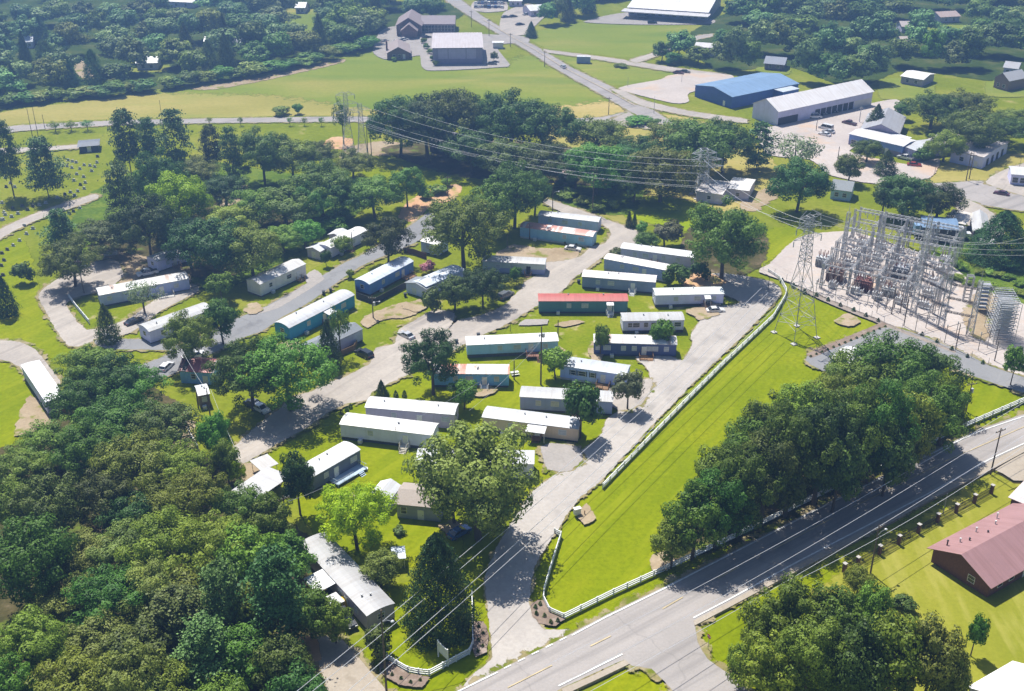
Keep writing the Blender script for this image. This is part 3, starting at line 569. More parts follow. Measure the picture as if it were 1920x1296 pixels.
def tree(x, by, ty, w, kind, label, group=None, name=None, cat=None, parts=True):
    """a tree rooted on the ground at row BY, top seen at row TY, crown W pixels wide around column X"""
    fam, mk = KIND[kind]; n_tree[0] += 1
    g = G(x, by); H = max(.5, height_at(g.y, ty)); s = scale_at(g.y, H*.6); W = w / s * 1.2
    X = X_at(x, g.y, H*.62); rz = tr.uniform(0, 6.28); me = tr.choice(GIANT if fam is HI and W > 12.5 else fam)
    bush = fam in (BUSH, TUFT); nm = name or ('bush' if bush else 'pine_tree' if kind == 'pine' else 'conifer_tree' if fam in (CONE, BROAD) else 'broadleaf_tree')
    ct = cat or ('bush' if bush else 'tree')
    if bush or not parts:
        o = bpy.data.objects.new(nm, me); link(o); o.location = (X, g.y, 0); o.rotation_euler = (0, 0, rz); o.scale = (W, W, H); set_mat(o, LM[mk]); return tag(o, label, ct, group)
    t = thing(nm, label, ct, (X, g.y, 0), rz, group)
    c = inst('crown', me, t, sc=(W, W, H)); set_mat(c, LM[mk])
    rt = max(.55, min(1.6, 9 / H))
    inst('trunk', PTRK if fam in (PINE, CONE, BROAD) else tr.choice(TRK), t, sc=(H*rt if fam in (PINE, CONE, BROAD) else max(W, H*.6), H*rt if fam in (PINE, CONE, BROAD) else max(W, H*.6), H))
    return t
# openings in the hazy woods where roofs and lawns show (columns from-to, rows from-to)
GAPS = [(535,605,18,80),(140,182,112,165),(248,312,128,168),(305,372,8,52),(30,80,92,135),(372,405,82,130),(1735,1835,38,98),(1682,1725,58,104),(1652,1748,128,196),(1420,1482,114,150),(1850,1925,120,185),(430,470,70,110),(1540,1600,70,100)]
def wood(trees, phrase, group, per_row=6, unit='tree', wide=1.2):
    """trees standing close together; rows are counted from the front, trees in a row from the left"""
    ts = sorted(trees, key=lambda t: -t[1]); rows = [ts[i:i+per_row] for i in range(0, len(ts), per_row)]
    for i, r in enumerate(rows):
        for j, t in enumerate(sorted(r, key=lambda t: t[0])):
            rw = f'{ordn(i+1)} row' if len(rows) > 1 else 'row'
            tree(t[0], t[1] + 4, t[2], t[3]*wide, t[4], f'{ADJ[t[4]]} {unit}, {ordn(j+1)} from left in {rw} of {phrase}', group)
def tree_row(line, n, top, w, kinds, label_of, group, parts=False, jit=.35, seed=1, name=None):
    """N trees spread along a surveyed line; TOP: rows of pixels they rise, W: width in pixels"""
    rg = random.Random(seed); L = [0]
    for a, b in zip(line, line[1:]): L.append(L[-1] + math.hypot(b[0]-a[0], (b[1]-a[1])*2))
    pts = []
    for i in range(n):
        s = L[-1]*(i + .5 + rg.uniform(-jit, jit))/n
        k = max(j for j in range(len(L)-1) if L[j] <= s); u = (s - L[k])/(L[k+1] - L[k])
        pts.append((line[k][0]*(1-u) + line[k+1][0]*u, line[k][1]*(1-u) + line[k+1][1]*u + rg.uniform(-1.5, 1.5)))
    pts = sorted(p for p in pts if not any(a < p[0] < b and c < p[1] < d for a, b, c, d in GAPS))
    for i, (x, y) in enumerate(pts):
        f = rg.uniform(.72, 1.2); kd = rg.choice(kinds); ww = w*rg.uniform(.8, 1.25)
        if kd == 'farcone': ww *= .6; f *= 1.15
        tree(x, y, y - top*f, ww, kd, label_of(ADJ[kd], ordn(i+1)), group, parts=parts, name=name)
# ------------------------------------------------------------------ trees: where they stand
# the wood in the lower left
wood([(165,745,642,110,'oak'),(215,765,665,95,'dark'),(250,770,690,100,'mid'),(150,805,702,105,'oak'),(215,850,740,130,'oak'),(300,850,748,120,'dark'),(100,880,790,125,'oak'),(165,900,792,110,'mid'),
      (28,925,838,110,'oak'),(255,930,818,140,'oak'),(328,925,828,105,'light'),(90,1015,885,120,'dark'),(185,985,880,110,'dark'),(8,1005,900,90,'oak'),(310,985,900,110,'mid'),(375,1000,880,115,'mid'),
      (455,1010,905,105,'oak'),(500,1030,930,90,'mid'),(60,1135,965,155,'oak'),(155,1085,1000,110,'olive'),(240,1075,985,130,'olive'),(310,1090,965,135,'mid'),(405,1095,962,130,'light'),(460,1110,985,110,'light'),
      (535,1090,1000,90,'oak'),(120,1165,1085,125,'olive'),(205,1180,1068,140,'oak'),(275,1165,1050,120,'olive'),(345,1160,1075,110,'oak'),(415,1205,1055,115,'pine'),(515,1225,1040,150,'pine'),(580,1195,1100,90,'oak'),
      (330,1215,1108,130,'pine'),(180,1250,1160,130,'olive'),(255,1260,1165,120,'dark'),(52,1275,1150,130,'light'),(385,1290,1165,140,'pine'),(455,1285,1180,120,'oak'),(140,1345,1232,150,'light'),
      (240,1340,1215,120,'olive'),(305,1345,1240,110,'oak'),(15,1345,1235,90,'mid'),(530,1310,1195,110,'dark'),(560,1350,1245,110,'dark'),(625,1205,1125,60,'mid'),(410,1370,1270,110,'oak'),(475,1200,1090,90,'oak'),(240,1010,920,90,'dark')],
     'the lower left wood', 'trees of the lower left wood', 7, wide=1.1)
wood([(1262,1062,962,80,'oak'),(1305,1045,905,105,'mid'),(1350,1025,862,115,'oak'),(1395,1005,820,120,'oak'),(1442,985,782,125,'dark'),(1490,965,742,130,'oak'),(1545,945,722,130,'dark'),(1595,925,705,130,'oak'),
      (1645,905,702,120,'oak'),(1692,885,710,120,'mid'),(1742,862,700,120,'oak'),(1778,835,690,75,'mid'),(1610,800,655,140,'oak'),(1680,785,625,150,'oak'),(1745,765,645,120,'dark'),(1450,890,730,110,'oak'),(1505,865,705,115,'mid'),
      (1345,950,835,95,'mid'),(1405,910,775,100,'oak'),(1560,850,690,110,'oak'),(1575,960,800,100,'dark'),(1670,930,790,90,'dark')],
     'the wood along the highway', 'trees of the wood along the highway', 6, wide=1.08)
wood([(1440,1240,1112,110,'mid'),(1500,1235,1085,125,'oak'),(1570,1235,1098,115,'oak'),(1445,1320,1190,120,'mid'),(1525,1325,1150,135,'oak'),(1600,1330,1160,125,'dark'),(1680,1320,1145,130,'light'),(1750,1325,1155,115,'olive'),
      (1635,1220,1085,85,'oak'),(1790,1335,1205,60,'olive'),(1390,1290,1205,60,'oak')], 'the clump by the side road', 'trees of the clump by the side road', 6, wide=1.05)
tree(1612,1125,1060,62,'oak','small leafy tree beneath the leaning pole beside the iron fence')
tree(1832,1230,1148,42,'small','narrow vine-covered tree beside the white gabled shed')
tree(1697,1142,1115,44,'bushdark','dark bush on the lawn between the clump and the red-roofed house')
# trees in and round the mobile home park
tree(265,590,522,66,'grey','pale thin tree before the long white trailer with the wooden deck')
tree(352,692,582,92,'mid','fresh green tree between the white trailer end and the light blue cottage')
tree(412,648,556,76,'oak','dark green tree at the street corner beside the white trailer')
tree(412,565,508,52,'small','small tree at the end of the gravel lane by the white trailers')
tree(197,642,570,42,'cone','thin leaning dark tree at the bend of the gravel lane')
tree(465,768,634,130,'oak','wide dark tree with pale leaves over the parked white hatchback')
tree(536,772,626,165,'mid','broad green tree left of the dark pickup turning place')
tree(400,865,765,68,'mid','fresh green tree between the lower left wood and the shaded lane')
tree(422,905,818,62,'mid','green tree beside the gravel lane end above the lower left wood')
tree(442,915,858,34,'yellow','small bright tree where the shaded lane reaches the wood')
tree(614,690,600,44,'cedar','narrow dark cedar beside the grey trailer and the black SUV')
tree(634,668,560,44,'airy','thin see-through tree before the turquoise trailer')
tree(725,498,404,84,'dark','round dark tree between the grey street and the blue trailer')
tree(810,740,614,100,'dark','dark tree on a bare trunk beside the rust-striped trailer')
tree(868,508,358,145,'oak','big spreading tree at the top of the park lane')
tree(965,428,296,112,'oak','tall tree behind the rust-roofed trailer')
tree(925,445,335,100,'mid','rounded tree beside the big spreading tree above the park lane')
tree(1003,405,312,64,'dark','dark upright tree beside the tall tree behind the rust-roofed trailer')
tree(905,576,496,82,'dark','round dark tree over the parked dark SUV in the park')
tree(852,582,515,64,'dark','dark tree beside the bluish trailer roof')
tree(812,590,526,42,'bushdark','dark round shrub by the white shed')
tree(803,512,486,30,'pink','pink flowering shrub between the two blue trailers')
tree(870,768,706,54,'small','bright small tree before the rust-striped trailer')
tree(1042,712,646,58,'small','leafy small tree at the end of the white-roofed trailer with red deck')
tree(1090,822,704,74,'smalldark','dark feathery tree at the end of the tan trailer')
tree(1179,770,690,60,'greysmall','silvery round tree on a thin trunk beside the park drive')
tree(1127,668,604,34,'small','slim young tree at the left end of the navy trailer')
tree(1243,658,592,46,'small','small round tree before the white trailer with dark windows')
tree(895,1012,784,232,'bigolive','huge spreading tree over the long white roof beside the park drive')
tree(850,985,860,110,'oak','lower green tree under the huge spreading tree')
tree(664,1030,903,132,'yellow','bright yellow-green tree above the long diagonal trailer')
tree(820,1178,1000,128,'cedarbroad','big dark cedar beside the entrance lawn')
tree(712,1102,1032,80,'olive','olive round shrub tree between the diagonal trailer and the cedar')
tree(555,965,838,68,'dark','dark upright tree between the slate trailer and its white awnings')
tree(500,985,932,50,'olive','pale olive shrub tree at the upper end of the diagonal trailer')
tree(706,1232,1165,60,'bushdark','dark round shrub at the foot of the street-light pole')
tree(1362,525,364,142,'oak','massive round tree at the upper end of the park drive')
tree(1248,462,410,64,'purple','purplish tree beside the bend of the park lane')
tree(1215,475,432,52,'oak','low tree over the grey-roofed trailer end')
tree(1270,535,488,48,'bushdark','dark round bush at the end of the blue-grey trailer')
tree(1313,528,484,36,'bushdark','dark bush between the trailer row and the massive tree')
tree(1158,482,462,30,'bushdark','dark shrub at the left end of the grey trailer by the lane')
tree(968,535,498,28,'small','tiny bright tree before the two-tone trailer')
tree(715,748,712,24,'cedar','small pointed cedar behind the taupe trailer')
tree(1180,428,395,14,'cone','slim pointed cypress, left one beside the park lane'); tree(1190,428,398,12,'cone','slim pointed cypress, right one beside the park lane')
tree(1205,438,412,26,'bush','pale shrub beside the two slim cypresses')
tree(655,522,500,16,'bush','small bright shrub at the corner of the blue trailer'); tree(610,500,466,22,'smalldark','small dark tree by the white trailer beside the sheds')
tree(640,478,438,40,'mid','green shrub tree behind the white trailer beside the sheds',); tree(630,430,400,56,'bush','low thicket behind the white trailer roof')
tree(750,1000,985,26,'bushdark','dark shrub at the foot of the tan cabin'); tree(905,872,842,26,'bush','reddish shrub by the tan trailer driveway')
tree(935,985,935,40,'purple','dark reddish shrub where the huge tree meets the drive')
# cemetery side, middle left
tree(78,372,260,96,'pine','lone spreading pine among the gravestones')
tree(8,368,228,66,'pine','pine at the left edge of the cemetery')
for i, (x, by, ty, w) in enumerate(((235,335,207,78),(278,320,222,60),(325,325,206,86),(395,330,236,60),(432,352,240,62),(222,430,305,82))):
    tree(x, by, ty, w, 'pine', f'tall layered pine, {ordn(i+1)} from left of those beside the cemetery' if i < 5 else 'dark layered pine standing before the other cemetery pines', 'pines beside the cemetery')
wood([(330,445,310,105,'yellow'),(272,490,362,100,'dark'),(298,400,272,90,'oak'),(112,475,395,72,'pine'),(190,475,405,100,'dark'),(130,535,440,95,'oak'),(490,342,236,90,'oak'),(545,335,250,90,'oak'),(600,400,300,110,'oak'),
      (535,425,345,115,'oak'),(478,425,348,85,'light'),(430,445,380,95,'light'),(395,520,402,115,'dark'),(468,520,415,110,'oak'),(530,470,420,70,'mid'),(570,462,410,62,'mid'),(640,405,330,90,'mid'),(700,405,325,95,'mid'),
      (762,385,305,62,'oak'),(660,335,280,72,'oak'),(600,310,260,60,'oak'),(350,500,400,90,'dark'),(420,390,320,80,'dark'),(370,350,290,70,'olive'),(585,420,340,70,'oak')],
     'the grove between cemetery and trailers', 'trees of the grove between cemetery and trailers', 7, wide=1.12)
tree(40,532,484,38,'bushdark','dark rounded yew on the grass beside the cemetery'); tree(4,592,515,40,'cedar','dark cedar at the left edge above the loop drive')
tree(300,205,150,30,'airy','thin bare-topped tree beside the far road') if False else None
for i, (x, by) in enumerate(((102,247),(132,246),(163,245))):
    tree(x, by, by-22, 26, 'airy', f'small street tree, {ordn(i+1)} from left beside the far road', 'street trees beside the far road')
for i, x in enumerate((392,450,543,570,602)):
    tree(x, 236, 218, 12, 'airy', f'tiny young tree, {ordn(i+1)} from left along the far road verge', 'young trees along the far road verge')
tree(525,216,196,36,'farbush','low bush clump standing alone on the dry field'); tree(556,214,188,20,'farbush','taller bush beside the lone clump on the dry field')
for x, by, ty, w in ((641,272,176,34),):
    tree(x, by, ty, w, 'airy', 'half-bare tall tree beside the lattice towers')
# belt of trees across the middle
wood([(748,290,170,95,'oak'),(800,300,168,100,'dark'),(840,290,155,105,'oak'),(905,285,170,75,'oak'),(962,295,165,110,'oak'),(1022,295,182,105,'oak'),(885,320,232,95,'dark'),(950,340,255,100,'dark'),(1020,345,262,90,'dark'),
      (1120,295,213,100,'oak'),(1118,362,258,105,'mid'),(1165,340,268,80,'dark'),(1242,375,265,115,'oak'),(1200,320,248,70,'oak'),(1080,350,280,70,'dark'),(1190,375,300,70,'oak')],
     'the middle tree belt', 'trees of the middle tree belt', 6)
wood([(1310,330,212,130,'oak'),(1272,300,217,90,'oak'),(1360,320,216,85,'oak')], 'the cluster behind the lattice tower', 'trees behind the lattice tower', 4)
tree(1424,318,230,80,'pine','dark spreading cedar before the long white workshop')
tree(1490,335,246,105,'grey','pale feathery tree at the workshop yard')
tree(1502,398,288,112,'dark','dark broad tree on a bare trunk beside the pale blue cottage')
tree(1595,345,283,56,'dark','rounded dark tree behind the pale blue cottage')
tree(1628,305,256,54,'oak','green tree before the blue strip building'); tree(1664,328,282,40,'cedar','dark conical tree in the yard beside the blue strip building')
tree(1700,412,318,110,'dark','wide dark tree, left one above the substation'); tree(1762,418,338,88,'dark','wide dark tree, right one above the substation'); tree(1660,405,335,70,'smalldark','lower dark tree beside the pale blue cottage')
tree(1882,490,396,110,'cedarbroad','very dark tree at the right edge above the substation')
tree(1905,725,645,46,'small','small tree beside the substation drive at the right edge')
tree(1645,250,195,44,'cedar','dark tree between the workshop and the grey warehouse'); tree(1692,225,188,36,'oak','small tree behind the grey warehouse')
wood([(1752,238,165,82,'oak'),(1812,230,163,85,'oak'),(1828,285,200,90,'oak'),(1775,300,240,60,'mid'),(1880,270,215,85,'oak'),(1900,240,200,60,'mid'),(1780,240,195,70,'grey')], 'the corner shop trees', 'trees behind the white flat-roofed shop', 4)
tree(1735,305,270,40,'bush','low bushes beside the small white annex')
# isolated trees round the far road
wood([(1275,108,55,50,'far'),(1242,112,76,32,'fardark'),(1262,117,92,28,'farbush'),(1310,118,85,44,'farlight')], 'the clump above the crossroads', 'trees of the clump above the crossroads', 4)
tree(996,70,40,22,'farcone','dark fir beside the far parking lot')
tree(1165,126,118,26,'farbush','dark ring of shrubs in the grass island beside the far road')
tree(1195,232,216,52,'bush','rounded shrubs on the traffic island'); tree(1225,236,220,34,'bush','smaller shrub at the end of the traffic island')
tree(872,74,64,22,'farbush','clipped round bush between church and hall'); tree(926,116,96,16,'fardark','small tree beside the boxy hall'); tree(738,115,105,12,'farbush','tiny bush in front of the arched house')
for i, (x, y) in enumerate(((795,80),(800,90),(806,100),(812,112),(816,122))):
    tree(x, y+2, y-12, 13, 'farbush', f'small shrub, {ordn(i+1)} from the back beside the boxy hall wall', 'shrubs along the boxy hall wall')
# hazy woods beyond
hedge = [(-30,207),(60,192),(200,180),(345,163),(480,142),(620,111),(705,86)]
tree_row(hedge, 26, 26, 46, ['farbush', 'farbush', 'farlight'], lambda a, o: f'{a} tree, {o} from left along the edge of the dry field', 'bushy trees edging the dry field', seed=1, name='broadleaf_tree')
up = lambda line, d: [(x, y - d) for x, y in line]
tree_row(up(hedge, 15), 17, 60, 58, ['far', 'far', 'fardark', 'farcone'], lambda a, o: f'{a} tree, {o} from left in second row behind the dry field', 'second row of trees behind the dry field', seed=2)
tree_row(up(hedge, 36), 16, 64, 62, ['far', 'fardark', 'far', 'farlight'], lambda a, o: f'{a} tree, {o} from left in third row behind the dry field', 'third row of trees behind the dry field', seed=3)
tree_row([(-30,150),(200,125),(400,105),(600,62),(730,48)], 15, 64, 62, ['far', 'fardark', 'farcone', 'far'], lambda a, o: f'{a} tree, {o} from left in fourth row behind the dry field', 'fourth row of trees behind the dry field', seed=4)
tree_row([(-30,122),(200,98),(400,75),(600,40),(840,38)], 17, 59, 59, ['far', 'fardark', 'far'], lambda a, o: f'{a} tree, {o} from left in fifth row behind the dry field', 'fifth row of trees behind the dry field', seed=5)
tree_row([(-30,90),(200,70),(400,48),(600,22),(840,16)], 18, 54, 56, ['far', 'fardark', 'far', 'farcone'], lambda a, o: f'{a} tree, {o} from left in sixth row behind the dry field', 'sixth row of trees behind the dry field', seed=6)
tree_row([(-30,58),(200,42),(400,22),(640,6)], 15, 48, 55, ['far', 'fardark', 'far'], lambda a, o: f'{a} tree, {o} from left in seventh row behind the dry field', 'seventh row of trees behind the dry field', seed=7)
tree_row([(1020,46),(1075,40),(1110,22)], 5, 51, 43, ['farcone', 'far'], lambda a, o: f'{a} tree, {o} from left beside the far gravel lot', 'trees beside the far gravel lot', seed=8)
tree_row([(1345,128),(1410,136),(1480,132)], 5, 80, 59, ['fardark', 'far'], lambda a, o: f'{a} tree, {o} from left above the blue warehouse', 'trees above the blue warehouse', seed=9)
tree_row([(1500,150),(1560,165),(1610,158),(1660,150)], 6, 77, 60, ['far', 'fardark', 'grey' if False else 'far'], lambda a, o: f'{a} tree, {o} from left behind the white workshop roof', 'trees behind the white workshop roof', seed=10)
tree_row([(1345,98),(1480,104),(1620,125),(1740,128),(1840,130),(1940,150)], 13, 66, 59, ['far', 'fardark', 'farlight'], lambda a, o: f'{a} tree, {o} from left in first row of the upper right wood', 'first row of the upper right wood', seed=11)
tree_row([(1400,60),(1520,78),(1640,98),(1760,100),(1860,104),(1950,115)], 12, 64, 60, ['far', 'fardark', 'far'], lambda a, o: f'{a} tree, {o} from left in second row of the upper right wood', 'second row of the upper right wood', seed=12)
tree_row([(1370,42),(1480,48),(1600,60),(1740,70),(1860,76),(1950,84)], 13, 59, 60, ['far', 'fardark', 'far', 'farlight'], lambda a, o: f'{a} tree, {o} from left in third row of the upper right wood', 'third row of the upper right wood', seed=13)
tree_row([(1390,22),(1520,28),(1680,38),(1820,46),(1950,55)], 12, 54, 59, ['far', 'fardark'], lambda a, o: f'{a} tree, {o} from left in fourth row of the upper right wood', 'fourth row of the upper right wood', seed=14)
tree_row([(1380,4),(1520,8),(1700,16),(1950,28)], 13, 48, 59, ['far', 'fardark'], lambda a, o: f'{a} tree, {o} from left in fifth row of the upper right wood', 'fifth row of the upper right wood', seed=15)
tree_row([(900,-4),(1000,0),(1100,4),(1180,-6)], 9, 43, 52, ['far', 'fardark'], lambda a, o: f'{a} tree, {o} from left beyond the far car park', 'trees beyond the far car park', seed=16)
# the wood beyond, too far and dense to count: one mass of crowns
def far_wood():
    P, Nn, S, T = [], [], [], []; r = np.random.default_rng(5)
    for band, (y0, y1, n) in enumerate(((640, 720, 110), (720, 850, 130), (850, 1050, 120))):
        for i in range(n):
            y = r.uniform(y0, y1); x = r.uniform(-.62, .62)*y
            if abs(x + 22) < 14 and y < 800: continue
            R, H, m = r.uniform(5.5, 9), r.uniform(10, 19), 260
            d = r.normal(size=(m, 3)); d /= np.linalg.norm(d, axis=1)[:, None]; rr = r.uniform(.75, 1, m)*(1 + .25*np.sin(d[:, 0]*6 + i)*np.sin(d[:, 2]*5 + i))
            P.append(np.array([x, y, H*.55]) + d*rr[:, None]*np.array([R, R, H*.45])); Nn.append(d); S.append(r.uniform(.6, 1.3, m)); T.append(np.clip(r.uniform(.2, .7) + r.normal(0, .2, m), 0, 1))
    P, Nn, S, T = map(np.concatenate, (P, Nn, S, T))
    me = leaves_mesh('far_wood', P, jitter_normals(Nn, .5), S, T); me.materials.append(LM['far']); o = link(bpy.data.objects.new('far_wood', me)); o['kind'] = 'stuff'; o['label'] = 'blue hazy wood beyond everything at the top'
far_wood()
# ------------------------------------------------------------------ mobile homes, sheds, houses, large buildings
_wm = {}
def window(parent, x, y, z, w, h, face='front', frame=WHITE, shutters=None, pane=None):
    """FACE: front (looks to -y), back, left (-x) or right (+x) of the parent's own axes; x,y,z: centre"""
    pane = pane or GLASS; key = (round(w, 2), round(h, 2), frame.name, pane.name)
    if key not in _wm:
        m = MB(); t = .08
        m.box(-w/2-t, w/2+t, -.06, 0, -h/2-t, -h/2); m.box(-w/2-t, w/2+t, -.06, 0, h/2, h/2+t); m.box(-w/2-t, -w/2, -.06, 0, -h/2, h/2); m.box(w/2, w/2+t, -.06, 0, -h/2, h/2); m.box(-w/2, w/2, -.05, -.012, -.03, .03)
        p = MB().box(-w/2, w/2, -.025, .0, -h/2, h/2)
        _wm[key] = (m.mesh('window_frame', frame), p.mesh('pane', pane))
    rz = {'front': 0, 'back': math.pi, 'left': -math.pi/2, 'right': math.pi/2}[face]
    f = inst('window', _wm[key][0], parent, (x, y, z), rz); inst('pane', _wm[key][1], f)
    if shutters:
        for s in (-1, 1): MB().box(s*(w/2+.2)-.11, s*(w/2+.2)+.11, -.05, 0, -h/2-.08, h/2+.08).build('shutter', shutters, f)
    return f
_dm = {}
def door(parent, x, y, z, face='front', mat=WHITE, w=.95, h=2.0):
    key = (mat.name, w, h)
    if key not in _dm:
        m = MB().box(-w/2, w/2, -.06, 0, 0, h); m.box(-w/2-.08, -w/2, -.08, 0, 0, h+.08); m.box(w/2, w/2+.08, -.08, 0, 0, h+.08); m.box(-w/2, w/2, -.08, 0, h, h+.08)
        k = MB().box(w*.32, w*.40, -.12, -.06, h*.45, h*.52)
        _dm[key] = (m.mesh('door', mat), k.mesh('handle', CHROME))
    rz = {'front': 0, 'back': math.pi, 'left': -math.pi/2, 'right': math.pi/2}[face]
    d = inst('door', _dm[key][0], parent, (x, y, z), rz); inst('handle', _dm[key][1], d); return d
def steps(parent, x, z, w=1.3, rail=True, mat=WOOD, deck=1.4, name='porch'):
    """small landing before the front wall with stairs leading away from it and hand rails"""
    m = MB(); m.box(x-w/2-.3, x+w/2+.3, -deck, -.03, z-.12, z)
    for sx in (-1, 1):
        for yy in (-deck+.06, -.12): m.box(x+sx*(w/2+.24)-.05, x+sx*(w/2+.24)+.05, yy-.05, yy+.05, 0, z+(.95 if rail else -.13))
    p = m.build(name, mat, parent)
    n = max(2, round(z/.2)); st = MB()
    for i in range(n):
        zz = z*(n-i-.5)/n; st.box(x-w/2, x+w/2, -deck-.28*(i+1), -deck-.28*i-.01, zz-.05, zz)
    for sx in (-1, 1): st.bar((x+sx*w/2, -deck, z-.1), (x+sx*w/2, -deck-.28*n, .05), .06)
    st.build('stairs', mat, p)
    if rail:
        r = MB()
        for sx in (-1, 1):
            xx = x+sx*(w/2+.24)
            for k in (.45, .95): r.bar((xx, -.1, z+k), (xx, -deck, z+k), .045)
            r.bar((x+sx*w/2, -deck, z+.95), (x+sx*w/2, -deck-.28*n, .95), .045); r.bar((x+sx*w/2, -deck-.28*n, 0), (x+sx*w/2, -deck-.28*n, .95), .045)
        r.build('handrail', mat, p)
    return p
def deck(parent, x0, x1, d, z, mat, y=0, balusters=True, posts=True):
    """raised timber deck with railing along its open sides"""
    m = MB(); m.box(x0, x1, y-d, y-.03, z-.14, z)
    n = max(2, int((x1-x0)/2)+1)
    for k in range(n):
        xx = x0+.06+(x1-x0-.12)*k/(n-1)
        m.box(xx-.06, xx+.06, y-d+.02, y-d+.14, 0, z-.15)
    p = m.build('deck', mat, parent); r = MB()
    for a, b in (((x0+.06, y-.1), (x0+.06, y-d+.06)), ((x0+.06, y-d+.06), (x0+(x1-x0)*.55, y-d+.06)), ((x1-.06, y-.1), (x1-.06, y-d+.06))):
        for k in (.12, .95): r.bar((*a, z+k), (*b, z+k), .05)
        L = math.hypot(b[0]-a[0], b[1]-a[1]); q = max(2, int(L/.45))
        for j in range(q+1): u = j/q; r.bar((a[0]+(b[0]-a[0])*u, a[1]+(b[1]-a[1])*u, z), (a[0]+(b[0]-a[0])*u, a[1]+(b[1]-a[1])*u, z+.95), .03 if j % 3 else .055)
    r.build('railing', mat, p)
    n = max(2, round(z/.2)); st = MB(); xc = x0+(x1-x0)*.78
    for i in range(n):
        zz = z*(n-i-.5)/n; st.box(xc-.6, xc+.6, y-d-.28*(i+1), y-d-.28*i-.01, zz-.05, zz)
    st.build('stairs', mat, p); return p
def frame_of(A, B):
    a, b = G(*A), G(*B); d = b - a; L = d.length
    return a, L, math.atan2(d.y, d.x)
def gable_body(L, D, z0, h, rise, axis='x', over=.22, bow=False):
    """wall shell (with gables) and roof slab; returns (walls, roof) builders in local axes: x along the front, y away, z up"""
    w, r = MB(), MB(); T = .1
    prof = [(0, h), (D/2, h+rise), (D, h)] if axis == 'x' else None
    if axis == 'x':
        if bow: prof = [(D*k/6, h + rise*(1-(2*k/6-1)**2)) for k in range(7)]
        n = len(prof)
        w.add([(0, 0, z0)] + [(0, y, z) for y, z in prof] + [(0, D, z0)] + [(L, 0, z0)] + [(L, y, z) for y, z in prof] + [(L, D, z0)], [tuple(range(n+1, -1, -1)), tuple(range(n+2, 2*n+4)), (0, n+2, n+3, 1), (n+1, n, 2*n+2, 2*n+3)])
        sl = rise/(D/2)*(2 if bow else 1)*.7 if bow else rise/(D/2)
        pp = [(-over, h - over*sl)] + prof + [(D+over, h - over*sl)] if not bow else [(-over*.6, h-over*sl*.6)] + prof + [(D+over*.6, h-over*sl*.6)]
        pp = [(y, z+.012) for y, z in pp]
        r.prism([(y, z) for y, z in pp] + [(y, z+T) for y, z in reversed(pp)], -over, L+over)
    else:
        w.add([(0,0,z0),(L,0,z0),(L,0,h),(L/2,0,h+rise),(0,0,h),(0,D,z0),(L,D,z0),(L,D,h),(L/2,D,h+rise),(0,D,h)], [(0,1,2,3,4),(9,8,7,6,5),(0,4,9,5),(2,1,6,7)])
        sl = rise/(L/2); pp = [(-over, h-over*sl), (L/2, h+rise), (L+over, h-over*sl)]; pp = [(x, z+.012) for x, z in pp]
        poly = pp + [(x, z+T) for x, z in reversed(pp)]; n = len(poly)
        r.add([(x, -over, z) for x, z in poly] + [(x, D+over, z) for x, z in poly], [(k, n+k, n+(k+1) % n, (k+1) % n) for k in range(n)] + [tuple(range(n)), tuple(range(2*n-1, n-1, -1))])
    return w, r
